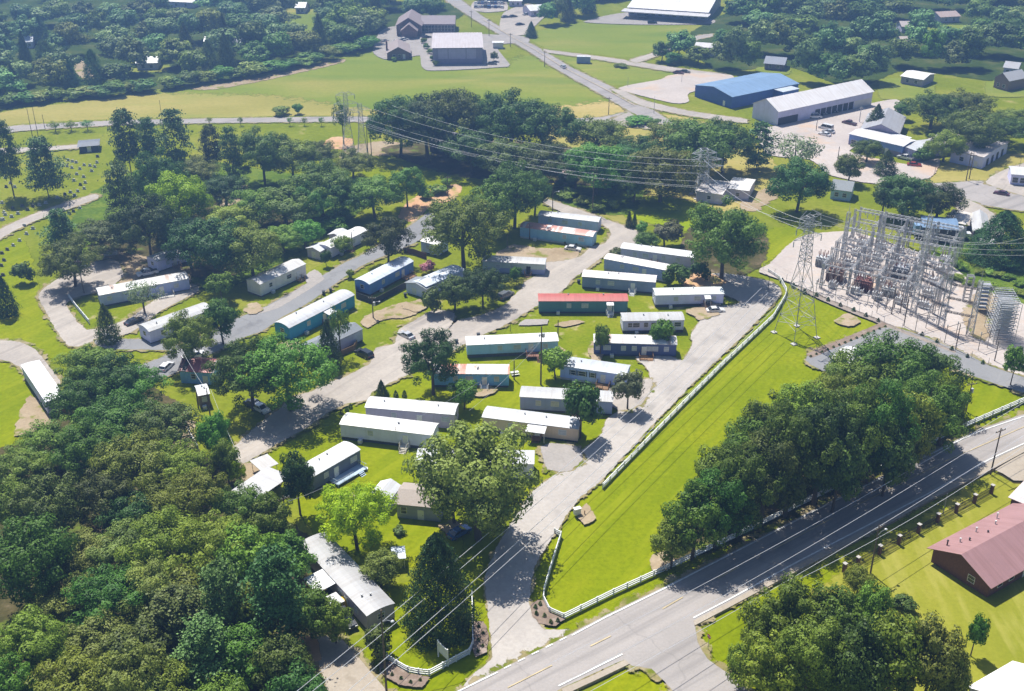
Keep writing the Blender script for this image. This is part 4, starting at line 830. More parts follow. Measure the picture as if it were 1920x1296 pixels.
def home(A, B, label, wall, roof, D=4.4, h=3.3, rise=.42, skirt=None, sk=.62, wins=None, dr=.62, dr_mat=WHITE, endwin='left', bow=True, shutters=None, porch='steps', porch_mat=WOOD, awn=None, vents=2, pane=None, name='mobile_home', grp='mobile homes of the park'):
    a, L, rz = frame_of(A, B)
    t = thing(name, label, 'mobile home', a, rz, grp)
    w, r = gable_body(L, D, sk if skirt else 0, h, rise, 'x', .16, bow)
    if roof is RW: roof = RWS[int(A[0]*3 + A[1]) % len(RWS)]
    w.build('wall', wall, t); rf = r.build('roof', roof, t)
    if skirt: MB().box(.05, L-.05, .05, D-.05, -.01, sk).build('skirting', skirt, t)
    zc = sk + (h-sk)*.58
    wl = wins if wins is not None else [.12, .28, .46, .82]
    for i, u in enumerate(wl): window(t, L*u, -.002, zc, .95 if i % 3 != 1 else 1.5, 1.05, 'front', frame=WHITE if pane else TRIM, shutters=shutters, pane=pane or SKY_PANE)
    if dr is not None: door(t, L*dr, -.002, sk+.05, 'front', dr_mat)
    for s in endwin.split():
        if s == 'left': window(t, -.002, D*.5, zc, 1.1, 1.0, 'left', pane=pane)
        if s == 'right': window(t, L+.002, D*.5, zc, 1.1, 1.0, 'right', pane=pane)
    rg = random.Random(int(A[0]*7 + A[1]))
    for k in range(vents):
        x = L*rg.uniform(.15, .85); y = D*rg.uniform(.3, .7); MB().lathe([(.12, h+rise*.6), (.12, h+rise+.35), (.2, h+rise+.36), (.16, h+rise+.45)], x, y, 8).build('vent', STEEL, rf)
    if dr is not None and porch == 'steps': steps(t, L*dr, sk+.02, mat=porch_mat)
    if porch and porch.startswith('deck'): u0, u1 = (float(v) for v in porch[4:].split(',')); deck(t, L*u0, L*u1, 2.4, sk+.02, porch_mat)
    if awn:
        u0, u1, d, am = awn; m = MB(); m.add([(L*u0, -d, h-.55), (L*u1, -d, h-.55), (L*u1, -.04, h-.2), (L*u0, -.04, h-.2), (L*u0, -d, h-.47), (L*u1, -d, h-.47), (L*u1, -.04, h-.12), (L*u0, -.04, h-.12)], [(0,3,2,1),(4,5,6,7),(0,1,5,4),(1,2,6,5),(2,3,7,6),(3,0,4,7)])
        p = m.build('awning', am, t); q = MB()
        for u in (u0, u1): q.bar((L*u + (.1 if u == u0 else -.1), -d+.1, 0), (L*u + (.1 if u == u0 else -.1), -d+.1, h-.55), .05)
        q.build('awning_post', WHITE, p)
    MB().box(L*.2, L*.2+.8, -.95, -.15, 0, .8).build('air_conditioner', TRIM, t) if rg.random() < .5 and (wl and abs(.2 - (dr or 9)) > .1) and porch != 'deck' else None
    return t, L, D
def house(A, B, label, cat, wall, roof, D, h, rise, axis='x', name='house', openings=(), over=.35, group=None, chimney=None, kind_roof=None):
    """openings: (face, position along it in 0..1, z, w, h, what)"""
    a, L, rz = frame_of(A, B)
    t = thing(name, label, cat, a, rz, group)
    w, r = gable_body(L, D, 0, h, rise, axis, over); w.build('wall', wall, t); rf = r.build('roof', roof, t)
    for face, u, z, ww, hh, what in openings:
        x, y = {'front': (L*u, -.002), 'back': (L*u, D+.002), 'left': (-.002, D*u), 'right': (L+.002, D*u)}[face]
        if what == 'window': window(t, x, y, z, ww, hh, face)
        elif what == 'door': door(t, x, y, z, face, WHITE, ww, hh)
        elif what == 'bay':
            m = MB().box(-ww/2, ww/2, -.03, .0, 0, hh); rzf = {'front': 0, 'back': math.pi, 'left': -math.pi/2, 'right': math.pi/2}[face]
            m.build('bay_opening', DARK, t, (x, y, z), rzf)
        elif what == 'bayclosed':
            m = MB().box(-ww/2, ww/2, -.04, .0, 0, hh); rzf = {'front': 0, 'back': math.pi, 'left': -math.pi/2, 'right': math.pi/2}[face]
            m.build('roller_door', TRIM, t, (x, y, z), rzf)
    if chimney: x, y, ch = chimney; MB().box(x*L-.4, x*L+.4, y*D-.4, y*D+.4, h*.8, ch).build('chimney', BRICK, rf)
    return t, L, D
RW = roof_metal((.74, .74, .73)); RWS = [RW, roof_metal((.52,.53,.55)), roof_metal((.56,.545,.51)), roof_metal((.48,.51,.56)), roof_metal((.60,.60,.59), (.42,.30,.24), .12), roof_metal((.46,.46,.46))]; RW2 = roof_metal((.62, .63, .64)); RGREY = roof_metal((.42, .42, .43)); RRED = roof_metal((.46, .12, .10)); RRUST = roof_metal((.70, .66, .63), (.50, .17, .10), .35); RRUST2 = roof_metal((.72, .68, .66), (.52, .22, .16), .55)
RBLUEW = roof_metal((.60, .66, .74)); RTAN = shingle((.30, .26, .23)); RPINK = roof_metal((.74, .69, .67))
SK_D = plain((.07, .07, .075), .8, var=.25); SK_W = plain((.5, .5, .49), .7, var=.15); SK_B = plain((.10, .085, .075), .9, var=.3, nscale=2)
NAVYSH = plain((.03, .035, .05), .6)
home((1009,424),(1121,437),'pale blue-grey mobile home with white roof beside the upper bend of the park lane', siding((.42,.50,.56)), RW, D=4.0, sk=.55, skirt=SK_W, wins=[.2,.45,.7], dr=None, porch=None)
home((975,446),(1110,465),'mobile home with rusty red-streaked roof and faded turquoise wall', siding((.26,.50,.52)), RRUST2, D=4.2, skirt=SK_W, sk=.5, wins=[.62,.85], dr=None, porch=None)
home((905,512),(1021,518),'two-tone green and blue-grey mobile home with white roof and dark door', siding((.42,.49,.45), two=(.27,.32,.40)), RW, D=4.2, skirt=SK_D, sk=.4, wins=[.25,.5], dr=.74, dr_mat=DARK)
home((1132,507),(1247,529),'blue-grey mobile home with beige roof edge in the upper row', siding((.30,.38,.50)), RPINK, D=4.0, skirt=SK_W, sk=.5, wins=[.3,.52], dr=.66, porch=None)
home((1163,487),(1298,505),'weathered grey-roofed mobile home partly hidden by bushes', siding((.46,.47,.47)), RW2, D=4.2, skirt=SK_W, wins=[.2,.35,.6,.8], dr=.48)
home((1091,541),(1227,552),'slate blue mobile home with white roof and small white steps', siding((.20,.26,.32)), RPINK, D=4.3, skirt=SK_D, sk=.5, wins=[.22,.4], dr=.70, porch_mat=WHITE)
home((1010,588),(1176,588),'dark green mobile home with a red metal roof', siding((.07,.20,.19)), RRED, D=4.3, skirt=SK_D, sk=.5, wins=[.34,.52], dr=.80, porch_mat=WHITE, awn=(.76,.84,1.3,WHITE))
home((1228,577),(1355,574),'white mobile home with greenish white roof and a small door canopy beside parked cars', siding((.52,.56,.60)), roof_metal((.66,.70,.68)), D=4.2, skirt=SK_D, sk=.8, wins=[.3,.62,.86], dr=.76, awn=(.71,.80,1.6,WHITE))
home((1167,626),(1281,624),'white mobile home with a row of small dark windows and dark skirting', siding((.60,.62,.63)), RW, D=4.4, skirt=SK_B, sk=.8, wins=[.12,.22,.38,.5,.9], dr=.7, pane=GLASS)
home((1113,667),(1267,671),'navy blue mobile home with white window frames and red-brown deck', siding((.055,.085,.17)), RW, D=4.3, skirt=plain((.05,.06,.10),.8), sk=.5, wins=[.05,.16,.36,.49,.68,.75,.88], dr=.61, porch='deck0.55,0.72', porch_mat=WOOD)
home((876,672),(1046,664),'pale turquoise mobile home with white roof, brown skirting and red-brown deck', siding((.33,.53,.55)), RW, D=4.3, skirt=SK_B, sk=.9, wins=[.36,.55,.86], dr=.70, porch='deck0.64,0.82', porch_mat=plain((.20,.10,.07),.8), vents=3)
home((812,726),(954,727),'turquoise mobile home with rust-striped roof and white stairs', siding((.15,.40,.52)), RRUST, D=4.3, skirt=SK_D, sk=.5, wins=[.3,.48,.84], dr=.68, porch_mat=WHITE)
home((1050,711),(1172,729),'light blue mobile home with dark shutters and screened brown porch', siding((.40,.52,.66)), RW, D=4.6, skirt=SK_W, sk=.55, wins=[.2,.34,.5,.92], dr=.66, shutters=NAVYSH, porch='deck0.58,0.78', porch_mat=WOOD, pane=GLASS)
home((975,770),(1147,780),'steel blue mobile home with white roof behind the feathery tree', siding((.24,.31,.42)), RW, D=4.4, skirt=SK_D, sk=.45, wins=[.2,.38], dr=.6, vents=1)
home((905,808),(1083,831),'tan mobile home with white roof and a grey metal awning', siding((.55,.43,.32)), RW, D=4.4, h=3.2, skirt=SK_D, sk=.45, wins=[.3,.84], dr=.58, awn=(.48,.68,2.4,RW2), porch='steps')
home((687,791),(852,805),'taupe mobile home with greyish white roof and white door', siding((.45,.42,.40)), RW2, D=4.4, h=3.4, skirt=siding((.40,.38,.36)), sk=.6, wins=[.32,.9], dr=.61, porch=None, endwin='right')
home((640,824),(811,845),'white mobile home with tall wooden stairs nearest the lower lawn', siding((.58,.62,.62)), roof_metal((.64,.63,.61)), D=4.5, h=3.5, skirt=SK_D, sk=.7, wins=[.33], dr=.71, porch_mat=plain((.55,.51,.42),.8,var=.15))
home((585,926),(677,872),'dark slate mobile home with grey roof and pale blue porch', siding((.11,.14,.17)), RW2, D=4.6, h=3.4, skirt=SK_D, sk=.6, wins=[.3,.86], dr=.5, porch='deck0.35,0.95', porch_mat=plain((.38,.47,.55),.7), endwin='right')
home((782,895),(1000,899),'white-roofed mobile home almost hidden under the huge spreading tree', siding((.60,.63,.66)), RW, D=4.6, h=3.4, skirt=SK_W, sk=.6, wins=[.3,.7], dr=.5)
home((560,1060),(700,1186),'long pale mobile home set diagonally with grey-white roof and side canopy', siding((.36,.33,.32)), roof_metal((.56,.56,.57)), D=5.0, h=3.4, rise=.4, skirt=SK_D, sk=.5, wins=[.15,.62,.85], dr=.7, porch=None, endwin='right', awn=(.38,.60,3.8,RW2)) if False else None
def home3(F0, F1, K, *args, **kw):
    """front edge F0-F1, K: pixel of the far corner behind F1, which gives the depth"""
    a, b, c = G(*F0), G(*F1), G(*K); d = (b-a).normalized(); n = Vector((-d.y, d.x, 0)); D = max(3.8, min(4.9, (c-b).dot(n)))
    return home(F0, F1, *args, D=D, **kw)
home3((566,1048),(690,1186),(752,1170),'long pale mobile home set diagonally, grey-white roof and square side canopy', siding((.36,.33,.32)), roof_metal((.35,.35,.355)), h=3.3, rise=.32, skirt=SK_D, sk=.5, wins=[.15,.62,.85], dr=.70, porch=None, endwin='right', awn=(.36,.56,3.6,RW2))
home3((490,558),(575,519),(566,490),'cream mobile home with dark windows and new wooden stairs beside the grey street', siding((.66,.63,.58)), roof_metal((.58,.57,.56)), h=3.6, rise=.75, bow=False, skirt=SK_B, sk=.4, wins=[.22,.62], dr=.82, porch_mat=WOOD_NEW, endwin='', pane=GLASS)
home3((622,486),(690,452),(680,440),'white mobile home between two small sheds and the round dark tree', siding((.62,.63,.62)), RW, h=3.2, skirt=SK_D, sk=.4, wins=[.3,.6], dr=.45, endwin='left')
home3((694,556),(776,512),(762,494),'bright blue mobile home with white arched roof inside a dark board fence', siding((.10,.24,.48)), RBLUEW, h=3.3, rise=.6, skirt=SK_B, sk=.5, wins=[.3,.62], dr=.75, porch='deck0.7,0.9', porch_mat=WOOD)
home3((545,640),(666,577),(650,560),'vivid turquoise mobile home with white roof beside the grey street', siding((.02,.27,.38)), RW, h=3.4, rise=.6, skirt=plain((.02,.20,.28),.7), sk=.5, wins=[.28,.82], dr=.52, awn=(.5,.62,2.0,RW2), endwin='left')
home3((590,684),(681,641),(668,622),'grey mobile home with a dark shingle roof and wooden deck beside the black SUV', siding((.40,.44,.46)), shingle((.20,.22,.24)), h=3.3, rise=.8, bow=False, skirt=SK_D, sk=.6, wins=[.4], dr=None, porch=None, endwin='right')
home3((191,577),(357,545),(350,520),'long white mobile home with blue-grey wall and stepped deck', siding((.36,.43,.52)), RW, h=3.3, skirt=SK_D, sk=.5, wins=[.1,.5,.85], dr=.68, porch='deck0.62,0.8', porch_mat=plain((.5,.48,.44),.8))
home3((284,647),(402,604),(392,586),'white mobile home with arched window in its end wall', siding((.62,.64,.68)), RW, h=3.4, rise=.6, skirt=SK_D, sk=.5, wins=[.2,.6], dr=.4, endwin='left', pane=GLASS)
house((340,718),(402,722),'light blue cottage with a dark torn roof and red tarp','cottage', siding((.20,.44,.64)), roof_metal((.05,.045,.05), (.45,.13,.12), .42), 6, 3.2, 1.2, 'x', 'cottage', (('front',.4,1.8,1,1.1,'window'),('front',.75,.05,1,2,'door')))
home((376,766),(396,762),'small dark cabin with white roof under the wide tree', siding((.16,.11,.09)), RW2, D=4.5, h=3, rise=.5, wins=[.5], dr=None, porch=None, endwin='', name='cabin')
home3((298,512),(360,490),(350,475),'white mobile home half hidden at the grove edge', siding((.6,.62,.64)), RW2, h=3.2, skirt=SK_D, sk=.5, wins=[.3,.7], dr=.5)
home3((790,474),(822,482),(836,462),'pale blue mobile home end with white roof beside the big tree', siding((.44,.56,.66)), RW, h=3.4, rise=.6, bow=False, skirt=SK_B, sk=.4, wins=[.4], dr=None, porch=None, endwin='')
home3((800,560),(872,528),(862,508),'mobile home with bluish white roof behind the dark round trees', siding((.42,.47,.54)), RBLUEW, h=3.2, skirt=SK_D, sk=.5, wins=[.3], dr=.6, endwin='left')
house((745,971),(826,979),'grey-green cabin with tan shingle roof and light-framed window','cabin', siding((.27,.30,.29)), shingle((.34,.29,.25)), 6.2, 3.2, .9, 'x', 'cabin', (('front',.16,1.8,1.0,1.4,'window'),('front',.55,.1,1,2,'door')))
house((697,950),(731,958),'white garden shed with grey metal roof beside the tan cabin','shed', siding((.60,.63,.62)), RW2, 4.2, 2.7, .9, 'y', 'garden_shed', (('front',.5,.1,1.2,1.9,'door'),))
house((762,549),(800,561),'white shed with dark roof before the bluish trailer roof','shed', siding((.60,.64,.68)), shingle((.22,.24,.26)), 4.0, 2.8, .8, 'y', 'garden_shed', (('front',.4,.1,1.2,1.9,'door'),))
house((577,482),(601,488),'small white shed with low roof beside the grove','shed', siding((.52,.50,.48)), RW2, 4, 2.6, .7, 'y', 'garden_shed', (('front',.5,.1,1.1,1.9,'door'),))
house((618,456),(640,460),'small shed behind the white trailer at the grove edge','shed', siding((.48,.46,.44)), RW2, 4, 2.6, .6, 'y', 'garden_shed', (('front',.5,.1,1.1,1.9,'door'),))
def canopy(A, B, D, label, mat, h=2.6, name='carport', rise=.0):
    a, L, rz = frame_of(A, B); t = thing(name, label, 'carport', a, rz)
    MB().add([(-.2,-.2,h),(L+.2,-.2,h),(L+.2,D+.2,h+rise),(-.2,D+.2,h+rise),(-.2,-.2,h+.1),(L+.2,-.2,h+.1),(L+.2,D+.2,h+.1+rise),(-.2,D+.2,h+.1+rise)], [(0,3,2,1),(4,5,6,7),(0,1,5,4),(1,2,6,5),(2,3,7,6),(3,0,4,7)]).build('roof', mat, t)
    for x in (.1, L-.1):
        for y in (.1, D-.1): MB().bar((x, y, 0), (x, y, h + rise*y/D), .06).build('post', WHITE, t)
canopy((480,962),(545,916),5.5,'white flat carport roof beside the dark upright tree',roof_metal((.46,.46,.47)),2.7)
canopy((492,902),(522,890),4,'small white flat roof next to the dark upright tree',roof_metal((.46,.45,.44)),2.4)
canopy((738,1068),(760,1066),3,'small pale flat roof between olive shrub and cedar',RBLUEW,2.2,name='garden_canopy')
canopy((624,1156),(645,1146),2.4,'small white canopy beside the yellow tank',RW2,2.0,name='garden_canopy')
# white office trailer by the loop drive
t, L, D = home3((46,712),(92,782),(122,772),'white site office trailer on the sandy edge of the loop drive', siding((.36,.42,.48)), roof_metal((.72,.73,.75)), h=3.5, rise=.15, skirt=SK_D, sk=.8, wins=[.3,.7], dr=None, porch=None, endwin='', name='site_trailer', grp=None, vents=0)
MB().box(L+.05, L+.9, D*.4, D*.9, 0, 1.1).build('hitch_frame', plain((.5,.12,.04), .6), t)
# large buildings
wbay = [('front', .03 + .05*i, 0, 2.6, 3.0, 'bay') for i in range(4)] + [('front', u, 0, 2.6, 3.2, 'bay') for u in (.41,.47,.53,.59,.65,.71,.77)] + [('front', u, 0, 2.6, 3.2, 'bayclosed') for u in (.83,.88,.93,.97)]
def depth_of(A, B, K):
    a, b, c = G(*A), G(*B), G(*K); d = (b-a).normalized(); return abs((c-a).dot(Vector((-d.y, d.x, 0))))
house((1457,237),(1633,198),'long white workshop with a row of dark bay doors','workshop', siding((.50,.53,.56), True), roof_metal((.78,.75,.74)), depth_of((1457,237),(1633,198),(1387,226)), 5.6, 3.2, 'x', 'workshop', wbay, .4)
t, L, D = house((1371,204),(1495,178),'blue metal warehouse with a wide low-pitched blue roof','warehouse', siding((.025,.085,.25), True), roof_metal((.19,.30,.46)), 21, 4.6, 1.7, 'x', 'warehouse', (('left',.2,.1,1,2,'door'),('front',.85,0,3,3,'bay')), .3)
MB().box(L*.62, L*.86, -5, -.03, 0, 4.2).build('annex_wall', siding((.025,.085,.25), True), t); MB().box(L*.61, L*.87, -5.2, -.4, 4.22, 4.4).build('annex_roof', roof_metal((.50,.55,.62)), t)
house((1612,262),(1682,270),'grey warehouse with a broad pale ridge roof','warehouse', siding((.30,.28,.30), True), roof_metal((.36,.36,.38)), 22, 3.8, 2.6, 'y', 'warehouse', (('front',.3,0,2.4,2.6,'bay'),('front',.6,0,2.4,2.6,'bay'),('right',.3,1.6,1.2,1,'window')), .4)
canopy((1646,270),(1690,282),5,'white lean-to roof before the grey warehouse',roof_metal((.74,.75,.76)),3.0,rise=.5)
house((1590,272),(1690,296),'long blue strip shop with pale flat roof','shop', siding((.16,.26,.46), two=(.20,.17,.22)), roof_metal((.64,.63,.64)), 9, 4.0, .5, 'x', 'strip_shop', (('front',.1,1.5,2,1.4,'window'),('front',.55,0,2.6,2.6,'bay'),('front',.72,.1,1,2,'door')), .3)
house((1687,292),(1714,302),'grey-roofed annex at the end of the blue strip shop','annex', siding((.36,.36,.40)), roof_metal((.50,.51,.53)), 15, 3.6, .5, 'x', 'annex', (('front',.5,.1,1.4,2,'door'),), .3)
house((1735,282),(1765,290),'small tan-roofed building behind the annex','outbuilding', siding((.42,.37,.34)), roof_metal((.50,.44,.42)), 14, 3.6, .8, 'x', 'outbuilding', (('front',.5,1.6,1.4,1.2,'window'),), .3)
house((1780,304),(1840,317),'white flat-roofed shop with dark side doors on the corner lot','shop', siding((.56,.60,.66)), roof_metal((.55,.50,.48)), 22, 4.0, .5, 'x', 'corner_shop', (('front',.35,1.9,1.3,1.3,'window'),('front',.8,.1,1,2,'door'),('right',.2,0,2,2.6,'bay'),('right',.4,0,2,2.6,'bay'),('right',.6,0,2,2.6,'bay'),('right',.8,0,2,2.6,'bay')), .25)
house((1893,347),(1950,352),'white kiosk with large windows at the right edge by the street','kiosk', siding((.6,.62,.66)), roof_metal((.62,.63,.64)), 8, 3.6, .5, 'x', 'kiosk', tuple(('front',u,1.8,1.6,1.6,'window') for u in (.15,.4,.65,.9)), .3)
house((1556,373),(1593,378),'pale blue cottage with grey roof under dark trees','cottage', siding((.34,.52,.58)), shingle((.26,.28,.29)), 7.5, 3.3, 1.8, 'x', 'cottage', (('front',.3,1.7,1.1,1.2,'window'),('front',.7,1.7,1.1,1.2,'window'),('right',.5,.1,1,2,'door')), .3)
house((1305,377),(1352,384),'long white trailer roof at the foot of the lattice tower','trailer', siding((.56,.57,.58)), roof_metal((.62,.58,.57)), 12, 3.2, .6, 'x', 'white_trailer', (('front',.5,1.7,1,1,'window'),('right',.5,.1,1,2,'door')), .2)
house((1362,372),(1402,377),'shorter white trailer beside the lattice tower trailer','trailer', siding((.50,.50,.50)), roof_metal((.70,.69,.68)), 11, 3.2, .4, 'x', 'white_trailer', (('front',.5,1.7,1,1,'window'),), .2)
house((1862,165),(1888,172),'brick house with pale gable roof at the right edge','house', siding((.20,.13,.12)), shingle((.42,.42,.44)), 11, 4.5, 2.4, 'y', 'house', (('front',.3,1.8,1.2,1.3,'window'),('front',.7,1.8,1.2,1.3,'window')), .4)
house((1688,157),(1728,164),'house with brilliant white roof among the upper right trees','house', siding((.35,.33,.34)), roof_metal((.80,.78,.77)), 12, 3.2, 1.0, 'x', 'house', (('front',.3,1.7,1.2,1.2,'window'),('front',.7,1.7,1.2,1.2,'window')), .5)
house((1433,131),(1468,134),'low dark house with grey hip roof above the blue warehouse','house', siding((.15,.12,.14)), shingle((.26,.28,.33)), 10, 3.0, 1.8, 'x', 'house', (('front',.3,1.6,1.2,1.2,'window'),('front',.7,1.6,1.2,1.2,'window')), .6)
house((1302,105),(1342,108),'white two-tone house between trees above the crossroads','house', siding((.42,.44,.46)), roof_metal((.62,.60,.60)), 9, 4.2, 1.0, 'x', 'house', (('front',.3,1.8,1.2,1.3,'window'),('front',.7,1.8,1.2,1.3,'window')), .4)
t, L, D = house((1178,30),(1325,40),'wide school building with white roof at the top of the picture','school', siding((.28,.30,.36)), roof_metal((.76,.74,.74)), 42, 4.5, 3.0, 'x', 'school', tuple(('front',.05+.09*i,1.8,2,1.4,'window') for i in range(11)), .8)
MB().box(-2, L+2, -9, -.9, 3.6, 4.0).build('entrance_roof', roof_metal((.60,.58,.58)), t)
ROOFTOP = plain((.5,.51,.52), .5, var=.15)
# church: gabled brick front, long wing
t, L, D = house((744,68),(790,68),'brick church with steep twin gables','church', plain((.22,.15,.14), .85, var=.2, nscale=1), shingle((.25,.20,.20)), 20, 5.2, 3.6, 'y', 'brick_church', tuple(('front',u,z,1.3,1.4,'window') for z in (1.5,4.0) for u in (.2,.4,.6,.8)), .6)
w2, r2 = gable_body(L*.62, 6, 0, 4.0, 2.9, 'y', .5); o = w2.build('porch_wall', plain((.22,.15,.14), .85, var=.2, nscale=1), t, (L*.24, -6.02, 0)); r2.build('porch_roof', shingle((.25,.20,.20)), o)
house((791,62),(852,62),'long brick church wing with grey-brown roof and many tall windows','church wing', plain((.24,.18,.19), .85, var=.2, nscale=1), shingle((.27,.23,.24)), 16, 4.4, 2.4, 'x', 'church_wing', tuple(('front',.05+.1*i,2.3,1.5,2.8,'window') for i in range(10)), .5)
t, L, D = house((812,122),(905,121),'boxy grey hall with white roof standing in its paved lot','hall', siding((.22,.21,.26), True), roof_metal((.52,.47,.47)), 30, 7.4, .9, 'x', 'boxy_hall', (('right',.4,.1,2,2.4,'door'),), .4)
for u0, u1 in ((.11,.30),(.32,.66),(.68,.87)): MB().box(L*u0, L*u1, -.06, -.004, 2.6, 6.9).build('wall_panel', siding((.33,.33,.38), True), t)
t, L, D = house((727,112),(768,111),'low house with a curved gable and brown roof beside the boxy hall','house', plain((.20,.14,.13), .85, var=.2, nscale=1), shingle((.30,.25,.24)), 16, 3.0, 2.6, 'y', 'house', (('front',.3,1.4,1.3,1.5,'window'),('front',.55,1.4,1.3,1.5,'window'),('front',.75,.1,1.1,2.1,'door')), .7, chimney=(-.02,.35,7))
# small roofs glimpsed in the hazy woods
for A, B, D, lab, rf in (((43,92),(62,91),9,'grey-roofed house glimpsed in the left hazy wood',(.45,.47,.5)),((258,132),(296,131),9,'white-walled house glimpsed behind the hedge of the dry field',(.66,.67,.68)),((555,26),(572,26),12,'pale-roofed house in the gap of the upper wood',(.72,.72,.73)),
      ((318,14),(362,16),14,'long white roof glimpsed at the top of the upper left wood',(.76,.74,.73)),((1762,44),(1798,42),10,'brown-roofed house in the upper right wood',(.40,.31,.28)),((1770,82),(1805,84),10,'grey-roofed house in the upper right wood',(.36,.34,.37)),((1690,62),(1712,62),9,'small tan house among the upper right trees',(.44,.38,.36)),((385,90),(398,90),7,'tiny white shed glimpsed behind the hedge',(.6,.58,.55)),
      ((995,32),(1022,30),12,'white hall beside the far gravel lot',(.72,.72,.74)),((955,13),(978,13),10,'white roof beyond the far car park',(.72,.72,.72))):
    house(A, B, lab, 'house', siding((.5,.5,.5)), roof_metal(rf) if rf[0] > .5 else shingle(rf), D, 3.2, 1.6, 'x', 'house', (('front',.3,1.6,1.2,1.2,'window'),('front',.7,1.6,1.2,1.2,'window')), .5)
for A, B, D, lab, rf in (((1690,92),(1712,92),9,'tan-roofed house second from left in the upper right wood',(.45,.38,.33)),((440,96),(458,95),8,'grey-roofed house in the small gap of the upper left wood',(.5,.5,.53)),((1556,92),(1584,93),9,'pale-roofed house in the gap beyond the warehouse trees',(.62,.60,.58)),((1812,92),(1832,93),8,'red-brown roofed house beside the brown-roofed house',(.40,.24,.20)),((1880,140),(1905,143),9,'grey hip-roofed house above the pale-gabled brick house',(.40,.40,.42))):
    house(A, B, lab, 'house', siding((.5,.5,.5)), roof_metal(rf) if rf[0] > .5 else shingle(rf), D, 3.2, 1.6, 'x', 'house', (('front',.3,1.6,1.2,1.2,'window'),('front',.7,1.6,1.2,1.2,'window')), .5)
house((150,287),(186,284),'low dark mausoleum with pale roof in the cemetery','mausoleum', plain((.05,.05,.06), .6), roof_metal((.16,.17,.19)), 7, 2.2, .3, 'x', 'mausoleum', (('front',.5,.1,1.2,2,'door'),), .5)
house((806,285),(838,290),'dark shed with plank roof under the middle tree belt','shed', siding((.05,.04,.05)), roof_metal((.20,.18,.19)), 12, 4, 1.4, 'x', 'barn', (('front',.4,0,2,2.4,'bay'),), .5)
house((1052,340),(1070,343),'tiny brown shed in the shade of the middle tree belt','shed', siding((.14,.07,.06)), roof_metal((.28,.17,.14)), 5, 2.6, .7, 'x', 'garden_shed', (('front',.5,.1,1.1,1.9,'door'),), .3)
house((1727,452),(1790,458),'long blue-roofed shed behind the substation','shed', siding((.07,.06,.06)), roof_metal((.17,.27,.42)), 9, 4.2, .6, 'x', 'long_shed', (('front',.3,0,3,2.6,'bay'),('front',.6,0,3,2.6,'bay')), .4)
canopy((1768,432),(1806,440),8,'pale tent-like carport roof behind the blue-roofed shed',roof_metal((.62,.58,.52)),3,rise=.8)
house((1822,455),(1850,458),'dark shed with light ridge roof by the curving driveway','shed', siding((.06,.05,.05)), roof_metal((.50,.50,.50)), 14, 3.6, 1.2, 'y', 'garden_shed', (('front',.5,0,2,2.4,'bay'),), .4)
canopy((1834,470),(1862,474),3,'small white flat canopy beside the very dark tree',roof_metal((.75,.75,.75)),2.6)
house((1555,698),(1606,716),'pale green metal shed with white roof at the end of the substation drive','shed', siding((.40,.52,.50), True), roof_metal((.74,.74,.74)), 8, 3.4, .7, 'x', 'metal_shed', (('front',.3,0,2.4,2.6,'bayclosed'),), .2)
# red-roofed brick house, brick pavilion, white gabled shed in the lower right
t, L, D = house((1850,1121),(2055,1003),'long brick building with mauve-red metal roof','house', BRICK, roof_metal((.34,.195,.195), seam=1.4), 11.0, 3.0, 2.4, 'x', 'brick_building', (('left',.3,1.6,1.2,1.2,'window'),('front',.1,1.6,1.2,1.2,'window'),('front',.2,1.6,1.2,1.2,'window'),('front',.32,.1,1,2,'door')), .8)
for i, (u, v) in enumerate(((.12,.80),(.16,.72),(.28,.84),(.30,.68),(.42,.78),(.05,.88),(.5,.9))):
    MB().lathe([(.12, 3.2), (.12, 5.1 - v*1.2 + .6), (.2, 5.1 - v*1.2 + .62), (.15, 5.1 - v*1.2 + .75)], u*L, v*D, 8).build('roof_vent', DARK if i % 2 else TRIM, t)
house((1890,962),(2000,1010),'brick gatehouse with pale pinkish roof at the right edge','gatehouse', BRICK, roof_metal((.62,.54,.54)), 12, 3.4, .5, 'x', 'gatehouse', (('front',.6,1.6,1.2,1.2,'window'),), .5)
house((1812,1318),(1880,1370),'white gabled shed roof in the lower right corner','shed', siding((.55,.58,.62)), roof_metal((.76,.76,.77)), 9.5, 3.0, 1.4, 'y', 'garden_shed', (('front',.5,.1,1.6,2,'door'),), .3)
# ------------------------------------------------------------------ fences
def fence(pts, label, spacing=2.9, post_mat=WHITE, h=1.25, rails=3, name='white_fence', r=.11, grp=None, skip=()):
    P = [G(*p) for p in pts]; base = P[0]; t = thing(name, label, 'fence', base, 0, grp)
    rl = MB(); pm = MB().box(-.10, .10, -.10, .10, 0, h+.10).mesh('post', post_mat)
    for a, b in zip(P, P[1:]):
        for k in range(rails):
            z = h*(k+.75)/rails - (.0 if rails > 1 else -.2); d = (b-a).normalized(); n = Vector((-d.y, d.x, 0))*.07
            q = [a-base+n, b-base+n, b-base-n, a-base-n]
            rl.add([(v.x, v.y, z-r) for v in q] + [(v.x, v.y, z+r) for v in q], [(0,3,2,1),(4,5,6,7),(0,1,5,4),(1,2,6,5),(2,3,7,6),(3,0,4,7)])
    rl.build('rail', post_mat, t)
    tot = 0; last = None
    for a, b in zip(P, P[1:]):
        L = (b-a).length; n = max(1, round(L/spacing))
        for j in range(n): inst('post', pm, t, a.lerp(b, j/n)-base, math.atan2(b.y-a.y, b.x-a.x))
    inst('post', pm, t, P[-1]-base)
    return t
VINYL = plain((.74, .75, .74), .45, var=.05)
fence([(1040,1002),(1052,1008),(1036,1058),(1020,1112),(1019,1128),(1030,1150),(1057,1162),(1150,1116),(1250,1070),(1380,1009),(1560,920),(1690,858),(1810,802),(1925,752)], 'white rail fence round the bright lawn and along the highway', 3.0, VINYL)
